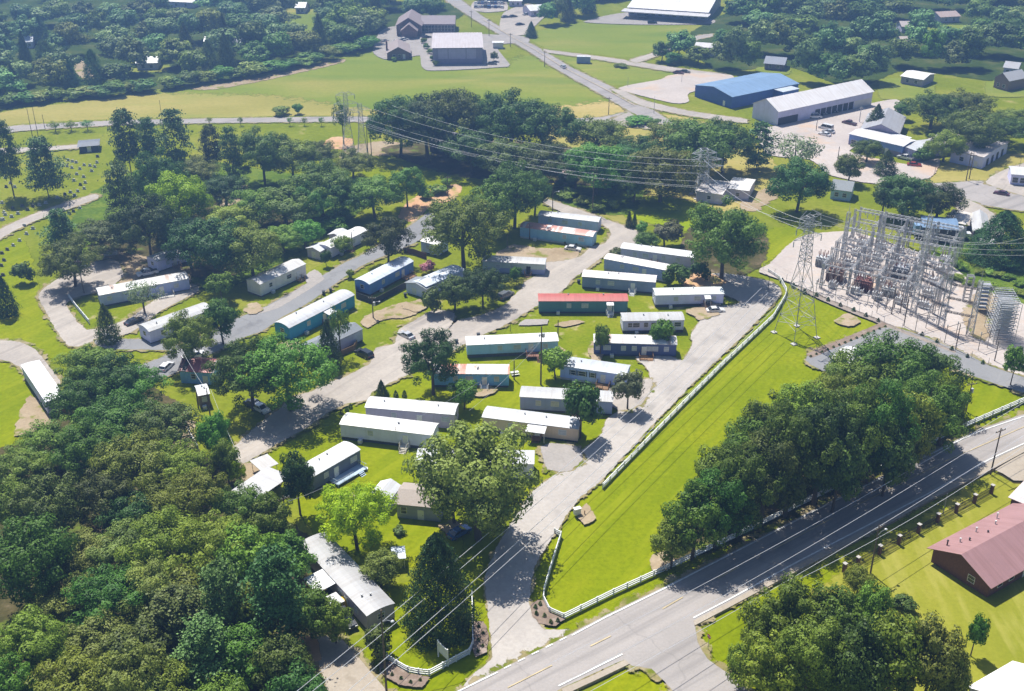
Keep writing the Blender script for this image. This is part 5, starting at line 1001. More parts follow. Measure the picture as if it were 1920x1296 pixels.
fence([(1130,917),(1208,836),(1280,762),(1360,682),(1450,597),(1472,560),(1474,548),(1462,527),(1440,512)], 'white rail fence between the park drive and the bright lawn', 3.0, VINYL)
fence([(885,1118),(886,1165),(887,1212),(880,1228),(805,1268),(785,1266),(765,1262),(744,1250),(725,1237)], 'short white rail fence round the entrance sign lawn', 2.6, VINYL)
fence([(130,560),(142,577),(168,608)], 'short white rail fence beside the gravel lane', 3, VINYL)
fence([(350,800),(357,820),(372,845)], 'short white rail beside the shaded wood lane', 3, VINYL)
fence([(196,482),(220,478)], 'pale board fence at the end of the gravel lane', 3, TRIM)
# dark board fence round the blue trailer
P = [G(*p) for p in ((668,538),(668,560),(702,572),(760,541),(768,530))]; t = thing('board_fence', 'dark board fence round the bright blue trailer', 'fence', P[0])
DKW = plain((.045,.042,.042), .85, var=.25, nscale=2)
for a, b in zip(P, P[1:]):
    L = (b-a).length; MB().box(0, L, -.04, .04, .05, 1.75).build('panel', DKW, t, a-P[0], math.atan2(b.y-a.y, b.x-a.x))
P = [G(*p) for p in ((757,475),(775,478),(800,487))]; t = thing('board_fence', 'brown board fence before the pale blue trailer end', 'fence', P[0])
for a, b in zip(P, P[1:]):
    L = (b-a).length; MB().box(0, L, -.04, .04, .05, 1.8).build('panel', plain((.12,.06,.05), .85, var=.2), t, a-P[0], math.atan2(b.y-a.y, b.x-a.x))
P = [G(*p) for p in ((641,668),(664,658),(670,648))]; t = thing('board_fence', 'new wooden lattice fence beside the black SUV', 'fence', P[0])
for a, b in zip(P, P[1:]):
    L = (b-a).length; MB().box(0, L, -.04, .04, .05, 1.5).build('panel', WOOD, t, a-P[0], math.atan2(b.y-a.y, b.x-a.x))
# iron fence with brick pillars
pil = [(1582,1074),(1607,1062),(1648,1040),(1684,1021),(1721,1000),(1757,980),(1792,962),(1826,944),(1858,926)]
P = [G(*p) for p in pil]; t = thing('iron_fence', 'black iron fence with brick pillars along the sidewalk', 'fence', P[0])
pm = MB().box(-.26, .26, -.26, .26, 0, 1.9).mesh('pillar', BRICK); cm = MB().box(-.34, .34, -.34, .34, 1.9, 2.02).mesh('cap', CONCRETE)
IRON = plain((.015, .015, .017), .5)
for a in P: q = inst('pillar', pm, t, a-P[0], math.atan2(P[-1].y-P[0].y, P[-1].x-P[0].x)); inst('cap', cm, q)
for a, b in zip(P, P[1:]):
    m = MB(); d = b-a; L = d.length
    for z in (.2, 1.0, 1.65): m.bar((.33, 0, z), (L-.33, 0, z), .06)
    for k in range(int((L-.66)/.22)): m.bar((.4+.22*k, 0, .1), (.4+.22*k, 0, 1.75), .036)
    m.build('railing', IRON, t, a-P[0], math.atan2(d.y, d.x))
# chain link fence of the substation with timber posts: low wire fence
P = [G(*p) for p in ((1430,508),(1497,540),(1565,570),(1657,608),(1690,622),(1732,635),(1790,662),(1852,687),(1925,712))]; t = thing('wire_fence', 'thin wire fence along the front of the substation yard', 'fence', P[0])
pm = MB().bar((0, 0, 0), (0, 0, 2.2), .05).mesh('post', STEEL); rl = MB()
for a, b in zip(P, P[1:]):
    L = (b-a).length; n = max(1, round(L/4))
    for j in range(n): inst('post', pm, t, a.lerp(b, j/n)-P[0])
    for z in (.1, 1.1, 2.15): rl.bar(a-P[0]+Vector((0,0,z)), b-P[0]+Vector((0,0,z)), .022)
rl.build('wire', STEEL, t)
# planted shrubs
for i, (x, y) in enumerate(((1467,531),(1488,540),(1509,551),(1531,558),(1553,567),(1576,577),(1601,586),(1624,596),(1647,606),(1729,632),(1757,645),(1785,659),(1814,673),(1843,685))):
    tree(x, y, y-10, 8, 'tuft', f'small dark shrub, {ordn(i+1)} from left along the substation fence', 'shrubs along the substation fence')
for i in range(14):
    u = i/13; x = 1520+u*140; y = 672-u*56
    tree(x, y, y-6.5, 7, 'tuftdark', f'round shrub, {ordn(i+1)} from left in the mulch strip below the lattice tower', 'shrubs of the mulch strip')
for i, (x, y) in enumerate(((1004,1144),(1013,1138),(1021,1160),(1033,1172),(1046,1169),(1006,1156))):
    tree(x, y, y-11, 9, 'tuftdark', f'small shrub, {ordn(sorted([1004,1013,1021,1033,1046,1006]).index(x)+1)} from left in the mulch bed at the lawn corner', 'shrubs of the lawn corner bed')
for i, (x, y) in enumerate(((898,1180),(906,1192),(897,1205),(905,1216),(896,1226))):
    tree(x, y, y-9, 8, 'tuftdark', f'small shrub, {ordn(i+1)} from the back in the bed by the entrance fence', 'shrubs of the entrance bed')
for i, (x, y) in enumerate(((718,1262),(735,1270),(752,1277),(770,1284),(788,1280))):
    tree(x, y, y-9, 9, 'tuftdark', f'small shrub, {ordn(i+1)} from left in the bed below the sign lawn', 'shrubs of the sign lawn bed')
for i, (x, y) in enumerate(((640,776),(650,771),(657,766))):
    tree(x, y, y-9, 8, 'tuftdark', f'clipped shrub, {ordn(i+1)} from left on the grass wedge beside the taupe trailer', 'clipped shrubs beside the taupe trailer')
for i, (x, y) in enumerate(((725,743),(742,744),(758,744))):
    tree(x, y, y-12, 9, 'tuft', f'small pointed shrub, {ordn(i+1)} from left behind the taupe trailer', 'pointed shrubs behind the taupe trailer')
for i in range(9):
    u = i/8; x = 1835+u*85; y = 797-u*38
    tree(x, y, y-7, 6, 'tuftdark', f'tiny shrub, {ordn(i+1)} from left below the white fence at the right edge', 'tiny shrubs below the white fence')
for i, (x, y, w) in enumerate(((1066,372,44),(1095,385,40),(1120,398,30),(1060,352,34),(1150,392,24),(820,362,40),(800,372,30),(835,350,24))):
    tree(x, y, y-20, w, 'bush', ['scrub clump, first from left along the upper park lane','scrub clump, second from left along the upper park lane','scrub clump, third from left along the upper park lane','scrub clump behind the upper park lane scrub','small scrub beside the two slim cypresses','scrub clump above the clay patch','lower scrub clump beside the clay patch','small scrub beyond the clay patch'][i])
sh = random.Random(4)
for i in range(16):
    x = 1775 + (i % 8)*20 + sh.uniform(-6, 6); y = 497 + (i//8)*26 + (i % 8)*5 + sh.uniform(-4, 4)
    tree(x, y, y-12, 26, 'bushlight', f'weedy bush, {ordn(i % 8 + 1)} from left in the {"back" if i < 8 else "front"} row behind the substation', 'weedy bushes behind the substation')
# ------------------------------------------------------------------ gravestones
STONE = plain((.46, .46, .46), .7, var=.2, nscale=3); STONE_D = plain((.10, .10, .105), .5, var=.2, nscale=3)
gsm = []
for mat in (STONE, STONE_D, STONE):
    m = MB(); m.box(-.75, .75, -.28, .28, 0, .22); n = 7
    top = [(-.55, .22), (.55, .22)] + [(.55*math.cos(math.pi*k/n), .85 + .22*math.sin(math.pi*k/n)) for k in range(n+1)]
    m.add([(x, -.13, z) for x, z in top] + [(x, .13, z) for x, z in top], [tuple(range(len(top)-1, -1, -1)) if False else tuple(range(len(top))), tuple(range(2*len(top)-1, len(top)-1, -1))] + [(k, len(top)+k, len(top)+(k+1) % len(top), (k+1) % len(top)) for k in range(len(top))])
    m.v = [(x*.85, y*.85, z*.85) for x, y, z in m.v]; gsm.append(m.mesh('gravestone', mat))
gr = random.Random(9)
rows = [('along the lower cemetery lane', [(4,477),(14,470),(25,462),(37,453),(50,440),(62,430)]), ('at the foot of the lower lane', [(3,500),(8,490),(6,518),(2,530)]),
        ('above the lower lane', [(6,413),(10,404),(22,408),(34,402),(24,392),(52,395),(42,388),(62,388),(74,386),(86,382),(8,400),(3,414)]), ('beside the lone pine', [(108,372),(122,366),(132,362),(146,360),(158,355),(140,368)]),
        ('in the middle of the cemetery', [(118,312),(135,316),(144,328),(139,340),(151,348),(160,344),(157,333),(172,322),(150,318)]), ('at the top of the cemetery', [(128,302),(136,304),(143,306),(158,311),(169,312),(178,314),(182,306),(183,295),(126,313)]),
        ('left of the lone pine', [(4,382),(12,352),(20,345),(10,335),(28,352)]), ('below the lane bend', [(130,402),(138,398),(150,392),(46,425)])]
for ph, pts in rows:
    for i, p in enumerate(sorted(pts)):
        o = inst('gravestone', gr.choice(gsm), None, G(*p), gr.uniform(-.3, .1)); tag(o, f'small gravestone, {ordn(i+1)} from left of those {ph}', 'gravestone', 'gravestones of the cemetery')
# ------------------------------------------------------------------ poles and lines
WIRE = plain((.62, .62, .63), .4, var=.05); INSUL = plain((.45, .47, .48), .3, var=.05)
def pole(x, by, ty, label, arm=2.2, az=0.0, lamp=False, mat=WOOD_POLE, r=.16, transformer=False, arms=1, grp='utility poles'):
    g = G(x, by); H = height_at(g.y, ty); t = thing('utility_pole', label, 'pole', g, az, grp)
    MB().bar((0, 0, 0), (0, 0, H), r, r*.62, 8).build('shaft', mat, t)
    if arm:
        m = MB()
        for k in range(arms): m.box(-arm/2, arm/2, -.06, .06, H-.7-1.1*k, H-.55-1.1*k)
        c = m.build('cross_arm', mat, t); q = MB()
        for k in range(arms):
            for u in (-.46, -.16, .16, .46): q.lathe([(.05, H-.55-1.1*k), (.09, H-.45-1.1*k), (.05, H-.3-1.1*k)], u*arm, 0, 6)
        q.build('insulator', INSUL, c)
    if transformer: MB().lathe([(.28, H-2.6), (.3, H-2.5), (.3, H-1.7), (.2, H-1.6)], .42, 0, 10).build('transformer', STEEL_LIGHT, t)
    if lamp:
        m = MB(); m.path([(0, 0, H-2.2), (.8, -.1, H-1.5), (1.7, -.2, H-1.4)], .05); a = m.build('lamp_arm', STEEL, t)
        MB().lathe([(.1, -.1), (.28, 0), (.22, .12), (.08, .2)], 0, 0, 8).build('lamp_head', STEEL_LIGHT, a, (1.75, -.2, H-1.45))
    return t
pole(1857,890,803,'tall wooden pole beside the sidewalk near the brick gatehouse',2.6,.5)
pole(1811,772,716,'wooden pole on the grass right of the highway wood',2.4,.3,transformer=True)
pole(1632,1075,985,'leaning wooden pole beside the iron fence pillars',2.0,.6,lamp=True)
pole(1768,965,925,'slim metal post beside the iron fence',0,r=.08,mat=STEEL)
pole(725,1300,1144,'street-light pole at the park entrance corner',0,-.3,lamp=True,r=.18)
pole(540,1010,930,'dark pole beside the slate trailer and dark upright tree',2.2,.6)
pole(395,785,728,'wooden pole before the light blue cottage',0); pole(372,765,735,'short leaning pole beside the light blue cottage',0)
pole(158,552,487,'wooden pole at the gravel lane end',2.0,lamp=True)
pole(700,598,555,'wooden pole at the corner of the dark board fence',1.8,lamp=True,transformer=True)
pole(1014,722,612,'tall dark pole between the turquoise and light blue trailers',0,transformer=True,r=.2); pole(964,712,676,'short pole at the end of the rust-striped trailer',0)
pole(1046,630,600,'short wooden pole on the grass before the green trailer',0); pole(957,622,604,'thin stake on the grass left of the white concrete pad',0,r=.07)
pole(743,835,800,'short dark meter pole before the white trailer',0,r=.1); pole(777,915,885,'short meter pole beside the white shed lawn',0,r=.1)
pole(993,450,420,'pole behind the rusty red roof',2); pole(951,467,440,'thin pole beside the big tree at the lane',0,r=.1); pole(1036,402,350,'pole beside the upper bend of the park lane',0,lamp=True)
pole(840,370,330,'wooden pole on the clay patch',1.6); pole(1111,400,315,'pole with white insulator arms in the middle meadow',2.4)
pole(661,470,435,'pole beside the white trailer street',0); pole(1440,545,520,'short post at the upper end of the white fence',0,r=.1)
for i, (x, by, ty) in enumerate(((62,262,203),(72,258,200),(1315,255,190) if False else (84,240,215))): pole(x, by, ty, f'thin tall pole, {ordn(i+1)} from left in the cemetery corner', 0, r=.12)
for i, (x, by, ty) in enumerate(((884,51,20),(917,68,36),(957,88,62),(1021,125,95),(1141,215,182))): pole(x, by, ty, f'utility pole, {ordn(i+1)} from the top along the far highway', 2, grp='poles along the far highway')
pole(1177,163,145,'light pole at the lower edge of the far parking lot',0,r=.09,mat=STEEL); pole(1226,214,180,'light pole beside the traffic island',0,r=.1,mat=STEEL); pole(1278,155,138,'light pole in the far parking lot',0,r=.09,mat=STEEL)
pole(1611,230,200,'pale light pole in the workshop yard',1.4,mat=STEEL_LIGHT); pole(1530,246,225,'dark short pole before the workshop',0); pole(1570,305,275,'wooden pole in front of the blue strip shop',0)
pole(1811,340,285,'first of two wooden poles on the corner lot',2,transformer=True); pole(1817,336,288,'second of two wooden poles on the corner lot',2.2)
pole(1752,328,305,'thin post on the corner lot grass',0,r=.08); pole(1910,320,297,'thin post beside the kiosk',0,r=.08)
for i, (x, by, ty) in enumerate(((1671,592,537),(1687,590,553),(1694,614,555),(1791,658,608),(1864,680,640))): pole(x, by, ty, f'tall bare pole, {ordn(i+1)} from left in the substation yard', 0, r=.14, grp='bare poles of the substation')
pole(1592,690,650,'pole behind the pale green metal shed',0,transformer=True)
def wire(p, q, label, sag=1.2, r=.048, grp='overhead wires', n=14, mat=WIRE):
    p, q = Vector(p), Vector(q); pts = [p.lerp(q, k/n) - Vector((0, 0, 4*sag*(k/n)*(1-k/n))) - p for k in range(n+1)]
    o = MB().path(pts, r, 4).build('overhead_wire', mat, None, p); return tag(o, label, 'wire', grp)
for i, (a, b) in enumerate((((530,1318),(1428,540)),((557,1320),(1440,549)),((624,1320),(1452,557)),((648,1320),(1464,566)))):
    wire(G(*a, 10), G(*b, 9.5), f'overhead wire, {ordn(i+1)} from the top crossing the park entrance', 2.0)
for i, (a, b) in enumerate((((1020,1250),(1935,745)),((1060,1280),(1950,760)),((1100,1300),(1960,790)),((1500,1085),(1930,830)))):
    wire(G(*a, 9), G(*b, 9), f'overhead wire, {ordn(i+1)} from the top along the highway', 1.5, .045)
wire(G(860,680,7) if False else G(1014,640,9), G(743,805,6), 'service wire from the tall dark pole to the white trailer', .8, .025)
wire(G(1014,640,9), G(880,770,7), 'service wire from the tall dark pole over the lawn', .8, .025)
wire(G(540,940,9), G(660,885,7), 'service wire to the slate trailer', .5, .025); wire(G(390,735,9), G(340,655,8), 'service wire over the light blue cottage', .5, .025)
wire(G(395,730,9), G(450,860,7), 'service wire over the shaded gravel lane', .8, .025)
# ------------------------------------------------------------------ lattice towers
GALV = plain((.48, .48, .485), .5, .2, .3, .5); GALV_L = plain((.56, .57, .58), .5, .2, .15, .5); GALV_D = plain((.17, .15, .14), .6, .2, .2, 1.5)
def lattice(m, p, q, w0, w1, r, seg, n_leg=4):
    """four legs with zigzag bracing between p and q"""
    p, q = Vector(p), Vector(q); d = (q-p).normalized(); a = Vector((1, 0, 0)) if abs(d.x) < .9 else Vector((0, 1, 0)); a = (a - d*a.dot(d)).normalized(); b = d.cross(a)
    cs = [(1, 1), (-1, 1), (-1, -1), (1, -1)]
    at = lambda k, u: p.lerp(q, u) + (a*cs[k][0] + b*cs[k][1])*(w0*(1-u) + w1*u)/2
    for s in range(seg):
        u0, u1 = s/seg, (s+1)/seg
        for k in range(4):
            m.bar(at(k, u0), at((k+1) % 4, u1), r*.6); m.bar(at((k+1) % 4, u0), at(k, u1), r*.6); m.bar(at(k, u1), at((k+1) % 4, u1), r*.6)
    return at
def tower(x, by, ty, base, label, arms, az=0, waist=.55, w_top=1.6, mat=GALV, r=.11, foot=True):
    g = G(x, by); H = height_at(g.y, ty); t = thing('lattice_tower', label, 'pylon', g, az, 'lattice towers')
    zw = H*waist; br = MB(); legs = []
    for k, (sx, sy) in enumerate(((1, 1), (-1, 1), (-1, -1), (1, -1))):
        f = Vector((sx*base/2, sy*base/2, 0)); m = MB(); w = Vector((sx*w_top*.62, sy*w_top*.62, zw)); top = Vector((sx*w_top*.4, sy*w_top*.4, H*.97))
        m.bar(f, w, r, r*.8); m.bar(w, top, r*.8, r*.6); m.build('leg', mat, t)
        if foot: MB().box(f.x-.6, f.x+.6, f.y-.6, f.y+.6, -.05, .25).build('footing', CONCRETE, t)
    def face(k, z):
        sx, sy = ((1, 1), (-1, 1), (-1, -1), (1, -1))[k % 4]
        h = base/2 + (w_top*.62 - base/2)*z/zw if z < zw else w_top*.62 + (w_top*.4 - w_top*.62)*(z-zw)/(H*.97-zw)
        return Vector((sx*h, sy*h, z))
    zs = [H*.16, H*.30, H*.42, zw]; zs = [H*.10] + zs; z = zw
    while z < H*.95: z += max(1.3, w_top*.9); zs.append(min(z, H*.97))
    for z0, z1 in zip(zs, zs[1:]):
        for k in range(4):
            br.bar(face(k, z0), face(k+1, z1), r*.5); br.bar(face(k+1, z0), face(k, z1), r*.5); br.bar(face(k, z1), face(k+1, z1), r*.5)
    br.build('bracing', mat, t)
    for u, half in arms:
        m = MB(); z = H*u
        for s in (-1, 1):
            for sy in (-.4, .4):
                m.bar((s*w_top*.45, sy*w_top, z), (s*half, 0, z+.1), r*.55); m.bar((s*w_top*.45, sy*w_top, z+1.3), (s*half, 0, z+.1), r*.5)
                m.bar((s*(w_top*.45+half)/2, sy*w_top*.5, z+.05), (s*(w_top*.45+half)/2, sy*w_top*.5, z+.7), r*.4)
        c = m.build('cross_arm', mat, t); q = MB()
        for s in (-1, 1): q.lathe([(.06, z-1.5), (.14, z-1.3), (.08, z-1.1), (.14, z-.9), (.08, z-.7), (.14, z-.5), (.05, z-.05)], s*half*.97, 0, 6)
        q.build('insulator', INSUL, c)
    return t, H
T1, H1 = tower(1491,629,398,7.0,'tall lattice pylon with spread legs on the bright lawn',((.80,4.2),(.89,3.8),(.965,3.2)),.5,waist=.60,w_top=1.7,mat=GALV)
T2, H2 = tower(1314,368,277,4.6,'lattice pylon with long arms behind the massive round tree',((.55,8.0) if False else (.60,6.5),(.74,6.0),(.88,4.0)),.15,waist=.38,w_top=2.6,r=.15,mat=GALV_L)
T3, H3 = tower(655,292,170,4.4,'pale lattice pylon, left one beside the half-bare tree',((.66,4.5),(.8,4.0),(.93,3.2)),.2,waist=.5,w_top=1.5,r=.075); T4, H4 = tower(681,300,190,3.6,'pale lattice pylon, right one beside the half-bare tree',((.7,4.0),(.86,3.4)),.2,waist=.5,w_top=1.4,r=.075)
pole(690,290,232,'dark pole, left one beside the paired pylons',1.6); pole(697,298,240,'dark pole, right one beside the paired pylons',1.6); pole(310,265,188,'thin pole rising behind the cemetery pines',0,r=.1)
for i, (a, b, z0, z1) in enumerate((((673,230),(1312,340),16,14),((690,224),(1312,325),19,16),((690,232),(1312,352),15,12),((680,236),(1330,350),14,12),((735,198),(1312,300),20,20),((700,205),(1325,312),22,19))):
    wire(G(*a, z0), G(*b, z1), f'transmission wire, {ordn(i+1)} of the bundle above the middle tree belt', 4.0, .034, 'transmission wires', 24)
for i, (a, b, z0, z1) in enumerate((((1320,300),(1530,420),20,26),((1320,322),(1540,440),16,22),((1320,345),(1560,425),12,18))):
    wire(G(*a, z0), G(*b, z1), f'transmission wire, {ordn(i+1)} from the top between pylon and substation', 2.5, .034, 'transmission wires', 18)
for i, (a, b, z0, z1) in enumerate((((1530,400),(1940,455),30,22),((1540,410),(1940,468),28,20),((1560,420),(1940,478),26,18),((1727,440),(1940,440),24,20))):
    wire(G(*a, z0), G(*b, z1), f'transmission wire, {ordn(i+1)} from the top leaving the substation', 2.5, .034, 'transmission wires', 18)
# ------------------------------------------------------------------ substation
o0 = G(1530, 561); ux = (G(1690, 602) - G(1530, 561)); ux.z = 0; ux.normalize(); ux = Vector((ux.x*math.cos(.05) - ux.y*math.sin(.05), ux.x*math.sin(.05) + ux.y*math.cos(.05), 0)); uy = Vector((-ux.y, ux.x, 0)); AZ = math.atan2(ux.y, ux.x)
def S(a, b, z=0): return Vector((o0.x, o0.y, 0)) + ux*a + uy*b + Vector((0, 0, z))
def to_S(px, py): d = G(px, py) - Vector((o0.x, o0.y, 0)); return d.dot(ux), d.dot(uy)
def gantry_mesh(w, h, beams=1, mast=True):
    cols, beam, ins = MB(), MB(), MB()
    lattice(cols, (0, 0, 0), (0, 0, h), .55, .42, .042, max(4, int(h/1.1)))
    for sx in (-1, 1):
        for sy in (-1, 1): cols.bar((sx*.27, sy*.27, 0), (sx*.2, sy*.2, h), .05)
    for k in range(beams): lattice(beam, (-w/2, 0, h-.4-3.2*k), (w/2, 0, h-.4-3.2*k), .45, .45, .04, max(4, int(w/1.1)))
    for k in range(beams):
        for sy in (-.22, .22): beam.bar((-w/2, sy, h-.4-3.2*k), (w/2, sy, h-.4-3.2*k), .045)
    for k in range(beams):
        for u in (-.3, 0, .3): ins.lathe([(.06, h-2.1-3.2*k), (.15, h-1.9-3.2*k), (.08, h-1.7-3.2*k), (.15, h-1.5-3.2*k), (.08, h-1.3-3.2*k), (.15, h-1.1-3.2*k), (.06, h-.8-3.2*k)], u*w, 0, 6)
    return cols.mesh('column', GALV), beam.mesh('beam', GALV), ins.mesh('insulator', STEEL_LIGHT)
gm1 = (*gantry_mesh(7, 8.8, 2), 7); gm2 = (*gantry_mesh(7, 7.5, 1), 7); gm3 = (*gantry_mesh(7, 11, 2), 7)
def gantry(a, b, gm, label, turn=0.0):
    t = thing('steel_gantry', label, 'gantry', S(a, b), AZ + turn, 'steel gantries of the substation')
    inst('column', gm[0], t, (-gm[3]/2, 0, 0)); inst('column', gm[0], t, (gm[3]/2, 0, 0)); bm = inst('beam', gm[1], t); inst('insulator', gm[2], bm); return t
rowname = ['front', 'second', 'third', 'fourth', 'fifth', 'back']
for j in range(6):
    for i in range(4):
        gantry(2.5 + i*7.1 - j*.6, 6 + j*8.2, (gm2, gm1, gm2, gm1, gm3, gm1)[j], f'grey steel gantry, {ordn(i+1)} from left in the {rowname[j]} row of the substation')
for j in range(3):
    for i in range(5):
        gantry(-1 + i*6.9 - j*1.8, 10 + j*15.5, gm2, f'side-on steel gantry, {ordn(i+1)} from left in the {["front","middle","back"][j]} set', math.pi/2)
# switchgear: pedestal with three insulator stacks and a bus bar
def switch_mesh():
    st = MB()
    for x in (-1.6, 1.6): st.bar((x, 0, 0), (x, 0, 2.6), .1); st.bar((x, -.6, 2.6), (x, .6, 2.6), .08)
    st.box(-2.0, 2.0, -.12, .12, 2.55, 2.75); q = MB()
    for x in (-1.5, 0, 1.5):
        for y in (-.55, .55): q.lathe([(.10, 2.75), (.17, 2.9), (.10, 3.05), (.17, 3.2), (.10, 3.35), (.17, 3.5), (.10, 3.65), (.15, 3.8)], x, y, 7)
    b = MB()
    for x in (-1.5, 0, 1.5): b.bar((x, -.9, 3.85), (x, .9, 3.85), .07, n=6)
    return st.mesh('stand', GALV), q.mesh('insulator', plain((.42, .38, .36), .35, var=.3)), b.mesh('bus_bar', STEEL_LIGHT)
sw = switch_mesh()
def breaker_mesh(body, fin):
    bx_ = MB(); bx_.box(-1.0, 1.0, -.7, .7, .5, 2.2); bx_.box(-1.1, 1.1, -.8, .8, .35, .5)
    for x in (-.8, .8): bx_.box(x-.1, x+.1, -.5, .5, 0, .35)
    q = MB()
    for x in (-.65, 0, .65):
        for s in (-1, 1): q.bar((x, s*.3, 2.2), (x*1.1, s*.85, 3.9), .13, .07, 6)
    return bx_.mesh('tank', body), q.mesh('bushing', plain((.38, .31, .28), .35, var=.3)), MB().box(1.02, 1.5, -.4, .4, .4, 1.7).mesh('control_box', fin)
brk = breaker_mesh(plain((.50, .50, .50), .5, var=.1), TRIM)
sr = random.Random(3)
for j in range(6):
    for i in range(6):
        t = thing('switch_stand', f'three-pole switch stand, {ordn(i+1)} from left in the {rowname[j]} row of the substation', 'switch', S(.5 + i*4.9 + sr.uniform(-.3, .3) - j*.6, 3.5 + j*8.1 + sr.uniform(-.4, .4)), AZ, 'switch stands of the substation')
        inst('stand', sw[0], t); inst('insulator', sw[1], t); inst('bus_bar', sw[2], t)
for j in range(5):
    for i in range(5):
        t = thing('circuit_breaker', f'light grey circuit breaker, {ordn(i+1)} from left in the {rowname[j]} line of breakers', 'breaker', S(1.5 + i*5.6 + sr.uniform(-.4, .4) - j*.6, 8.0 + j*8.1 + sr.uniform(-.4, .4)), AZ + (0 if (i+j) % 3 else math.pi/2), 'circuit breakers of the substation')
        inst('tank', brk[0], t); inst('bushing', brk[1], t); inst('control_box', brk[2], t)
def transformer(px, py, col, label, s=1.0):
    t = thing('power_transformer', label, 'transformer', G(px, py), AZ, 'power transformers'); m = plain(col, .6, var=.25, nscale=1.5)
    MB().box(-2*s, 2*s, -1.3*s, 1.3*s, .3, 3.2*s).build('tank', m, t); f = MB()
    for k in range(9): x = (-1.8 + k*.45)*s; f.box(x-.06, x+.06, -2.1*s, -1.32*s, .6, 2.8*s); f.box(x-.06, x+.06, 1.32*s, 2.1*s, .6, 2.8*s)
    f.build('radiator', m, t); MB().lathe([(.01, 3.55*s), (.45*s, 3.6*s), (.45*s, 3.9*s), (.01, 4.0*s)], 1.2*s, 0, 10).build('oil_tank', m, t); q = MB()
    for x in (-1.3, -.2, .7):
        for y in (-.6, .6): q.bar((x*s, y*s, 3.2*s), (x*s*1.15, y*s*1.5, 5.0*s), .16, .08, 6)
    q.build('bushing', plain((.30, .14, .11), .4, var=.15), t)
transformer(1565,527,(.24,.15,.12),'rust-brown transformer, left one at the substation front'); transformer(1618,545,(.20,.09,.08),'dark red transformer, middle one at the substation front'); transformer(1688,520,(.30,.31,.34),'grey-blue transformer beneath the tall masts'); transformer(1665,555,(.46,.46,.45),'pale grey transformer, right one at the substation front', .8); transformer(1543,500,(.45,.47,.48),'grey transformer at the substation corner', .9)
def mast(px, by, ty, label, w=1.2, arms=()):
    g = G(px, by); H = height_at(g.y, ty); t = thing('lattice_mast', label, 'mast', g, AZ, 'lattice masts of the substation'); m = MB(); lattice(m, (0, 0, 0), (0, 0, H), w, w*.7, .06, int(H/1.4))
    for sx in (-1, 1):
        for sy in (-1, 1): m.bar((sx*w/2, sy*w/2, 0), (sx*w*.35, sy*w*.35, H), .07)
    m.build('shaft', GALV_D if arms == 'dark' else GALV, t); MB().bar((0, 0, H), (0, 0, H+2.5), .08, .03).build('spike', GALV, t); return t, H
M1, h1 = mast(1711,592,404,'tallest lattice mast in the substation yard',1.3); M2, h2 = mast(1763,618,512,'second lattice mast right of the tallest mast',1.4); M3, h3 = mast(1818,630,527,'third lattice mast before the clay bank',1.3); M4, h4 = mast(1577,500,398,'lattice mast at the back of the dense gear',1.1); M5, h5 = mast(1640,520,402,'lattice mast in the middle of the dense gear',1.1)
def beam_between(a, za, b, zb, label, w=.5):
    p, q = Vector((a.x, a.y, za)), Vector((b.x, b.y, zb)); m = MB(); L = (q-p).length; lattice(m, (0, 0, 0), q-p, w, w, .05, int(L/1.2))
    d = (q-p).normalized(); m.bar((0, w/2, 0), q-p+Vector((0, w/2, 0)), .05); m.bar((0, -w/2, 0), q-p+Vector((0, -w/2, 0)), .05)
    o = m.build('bus_beam', GALV_D, None, p); tag(o, label, 'beam', 'beams between the masts')
L1, L2, L3 = M1.location, M2.location, M3.location
beam_between(L1, 14, L2, 14, 'long beam, highest between the tallest and second masts'); beam_between(L1, 10, L2, 10, 'long beam, middle between the tallest and second masts'); beam_between(L1, 6, L2, 6, 'long beam, lowest between the tallest and second masts'); beam_between(L2, 12, L3, 12, 'beam, highest between the second and third masts'); beam_between(L2, 8.5, L3, 8.5, 'beam, middle between the second and third masts'); beam_between(L2, 5, L3, 5, 'beam, lowest between the second and third masts')
def rack(px, py, ty, label, w=4.5, d=16, shelves=9):
    g = G(px, py); H = height_at(g.y + d, ty)*.95; t = thing('capacitor_rack', label, 'capacitor rack', g, -.15, 'capacitor racks'); fr = MB()
    for y in np.linspace(0, d, 4):
        for x in (-w/2, w/2): fr.bar((x, y, 0), (x, y, H), .07)
        fr.bar((-w/2, y, H), (w/2, y, H), .07)
    for k in range(shelves):
        z = 1.2 + (H-1.4)*k/(shelves-1)
        for x in (-w/2, w/2): fr.bar((x, 0, z), (x, d, z), .045)
    fr.build('frame', GALV, t); c = MB()
    for k in range(shelves):
        z = 1.25 + (H-1.4)*k/(shelves-1)
        for y in np.linspace(.8, d-.8, 7): c.box(-w/2+.15, w/2-.15, y-.09, y+.09, z, z+.16)
    s = c.build('capacitor_can', plain((.40, .41, .43), .4, var=.3), t); s['kind'] = 'stuff'
rack(1880,650,535,'large rack of silvery shelves at the right end of the substation', 4.5, 9, 11); rack(1812,570,512,'narrow silver stack before the weedy bushes', 1.6, 1.6, 7)
rack(1840,590,525,'slender shelf rack beside the third mast', 2.6, 3.0, 7)
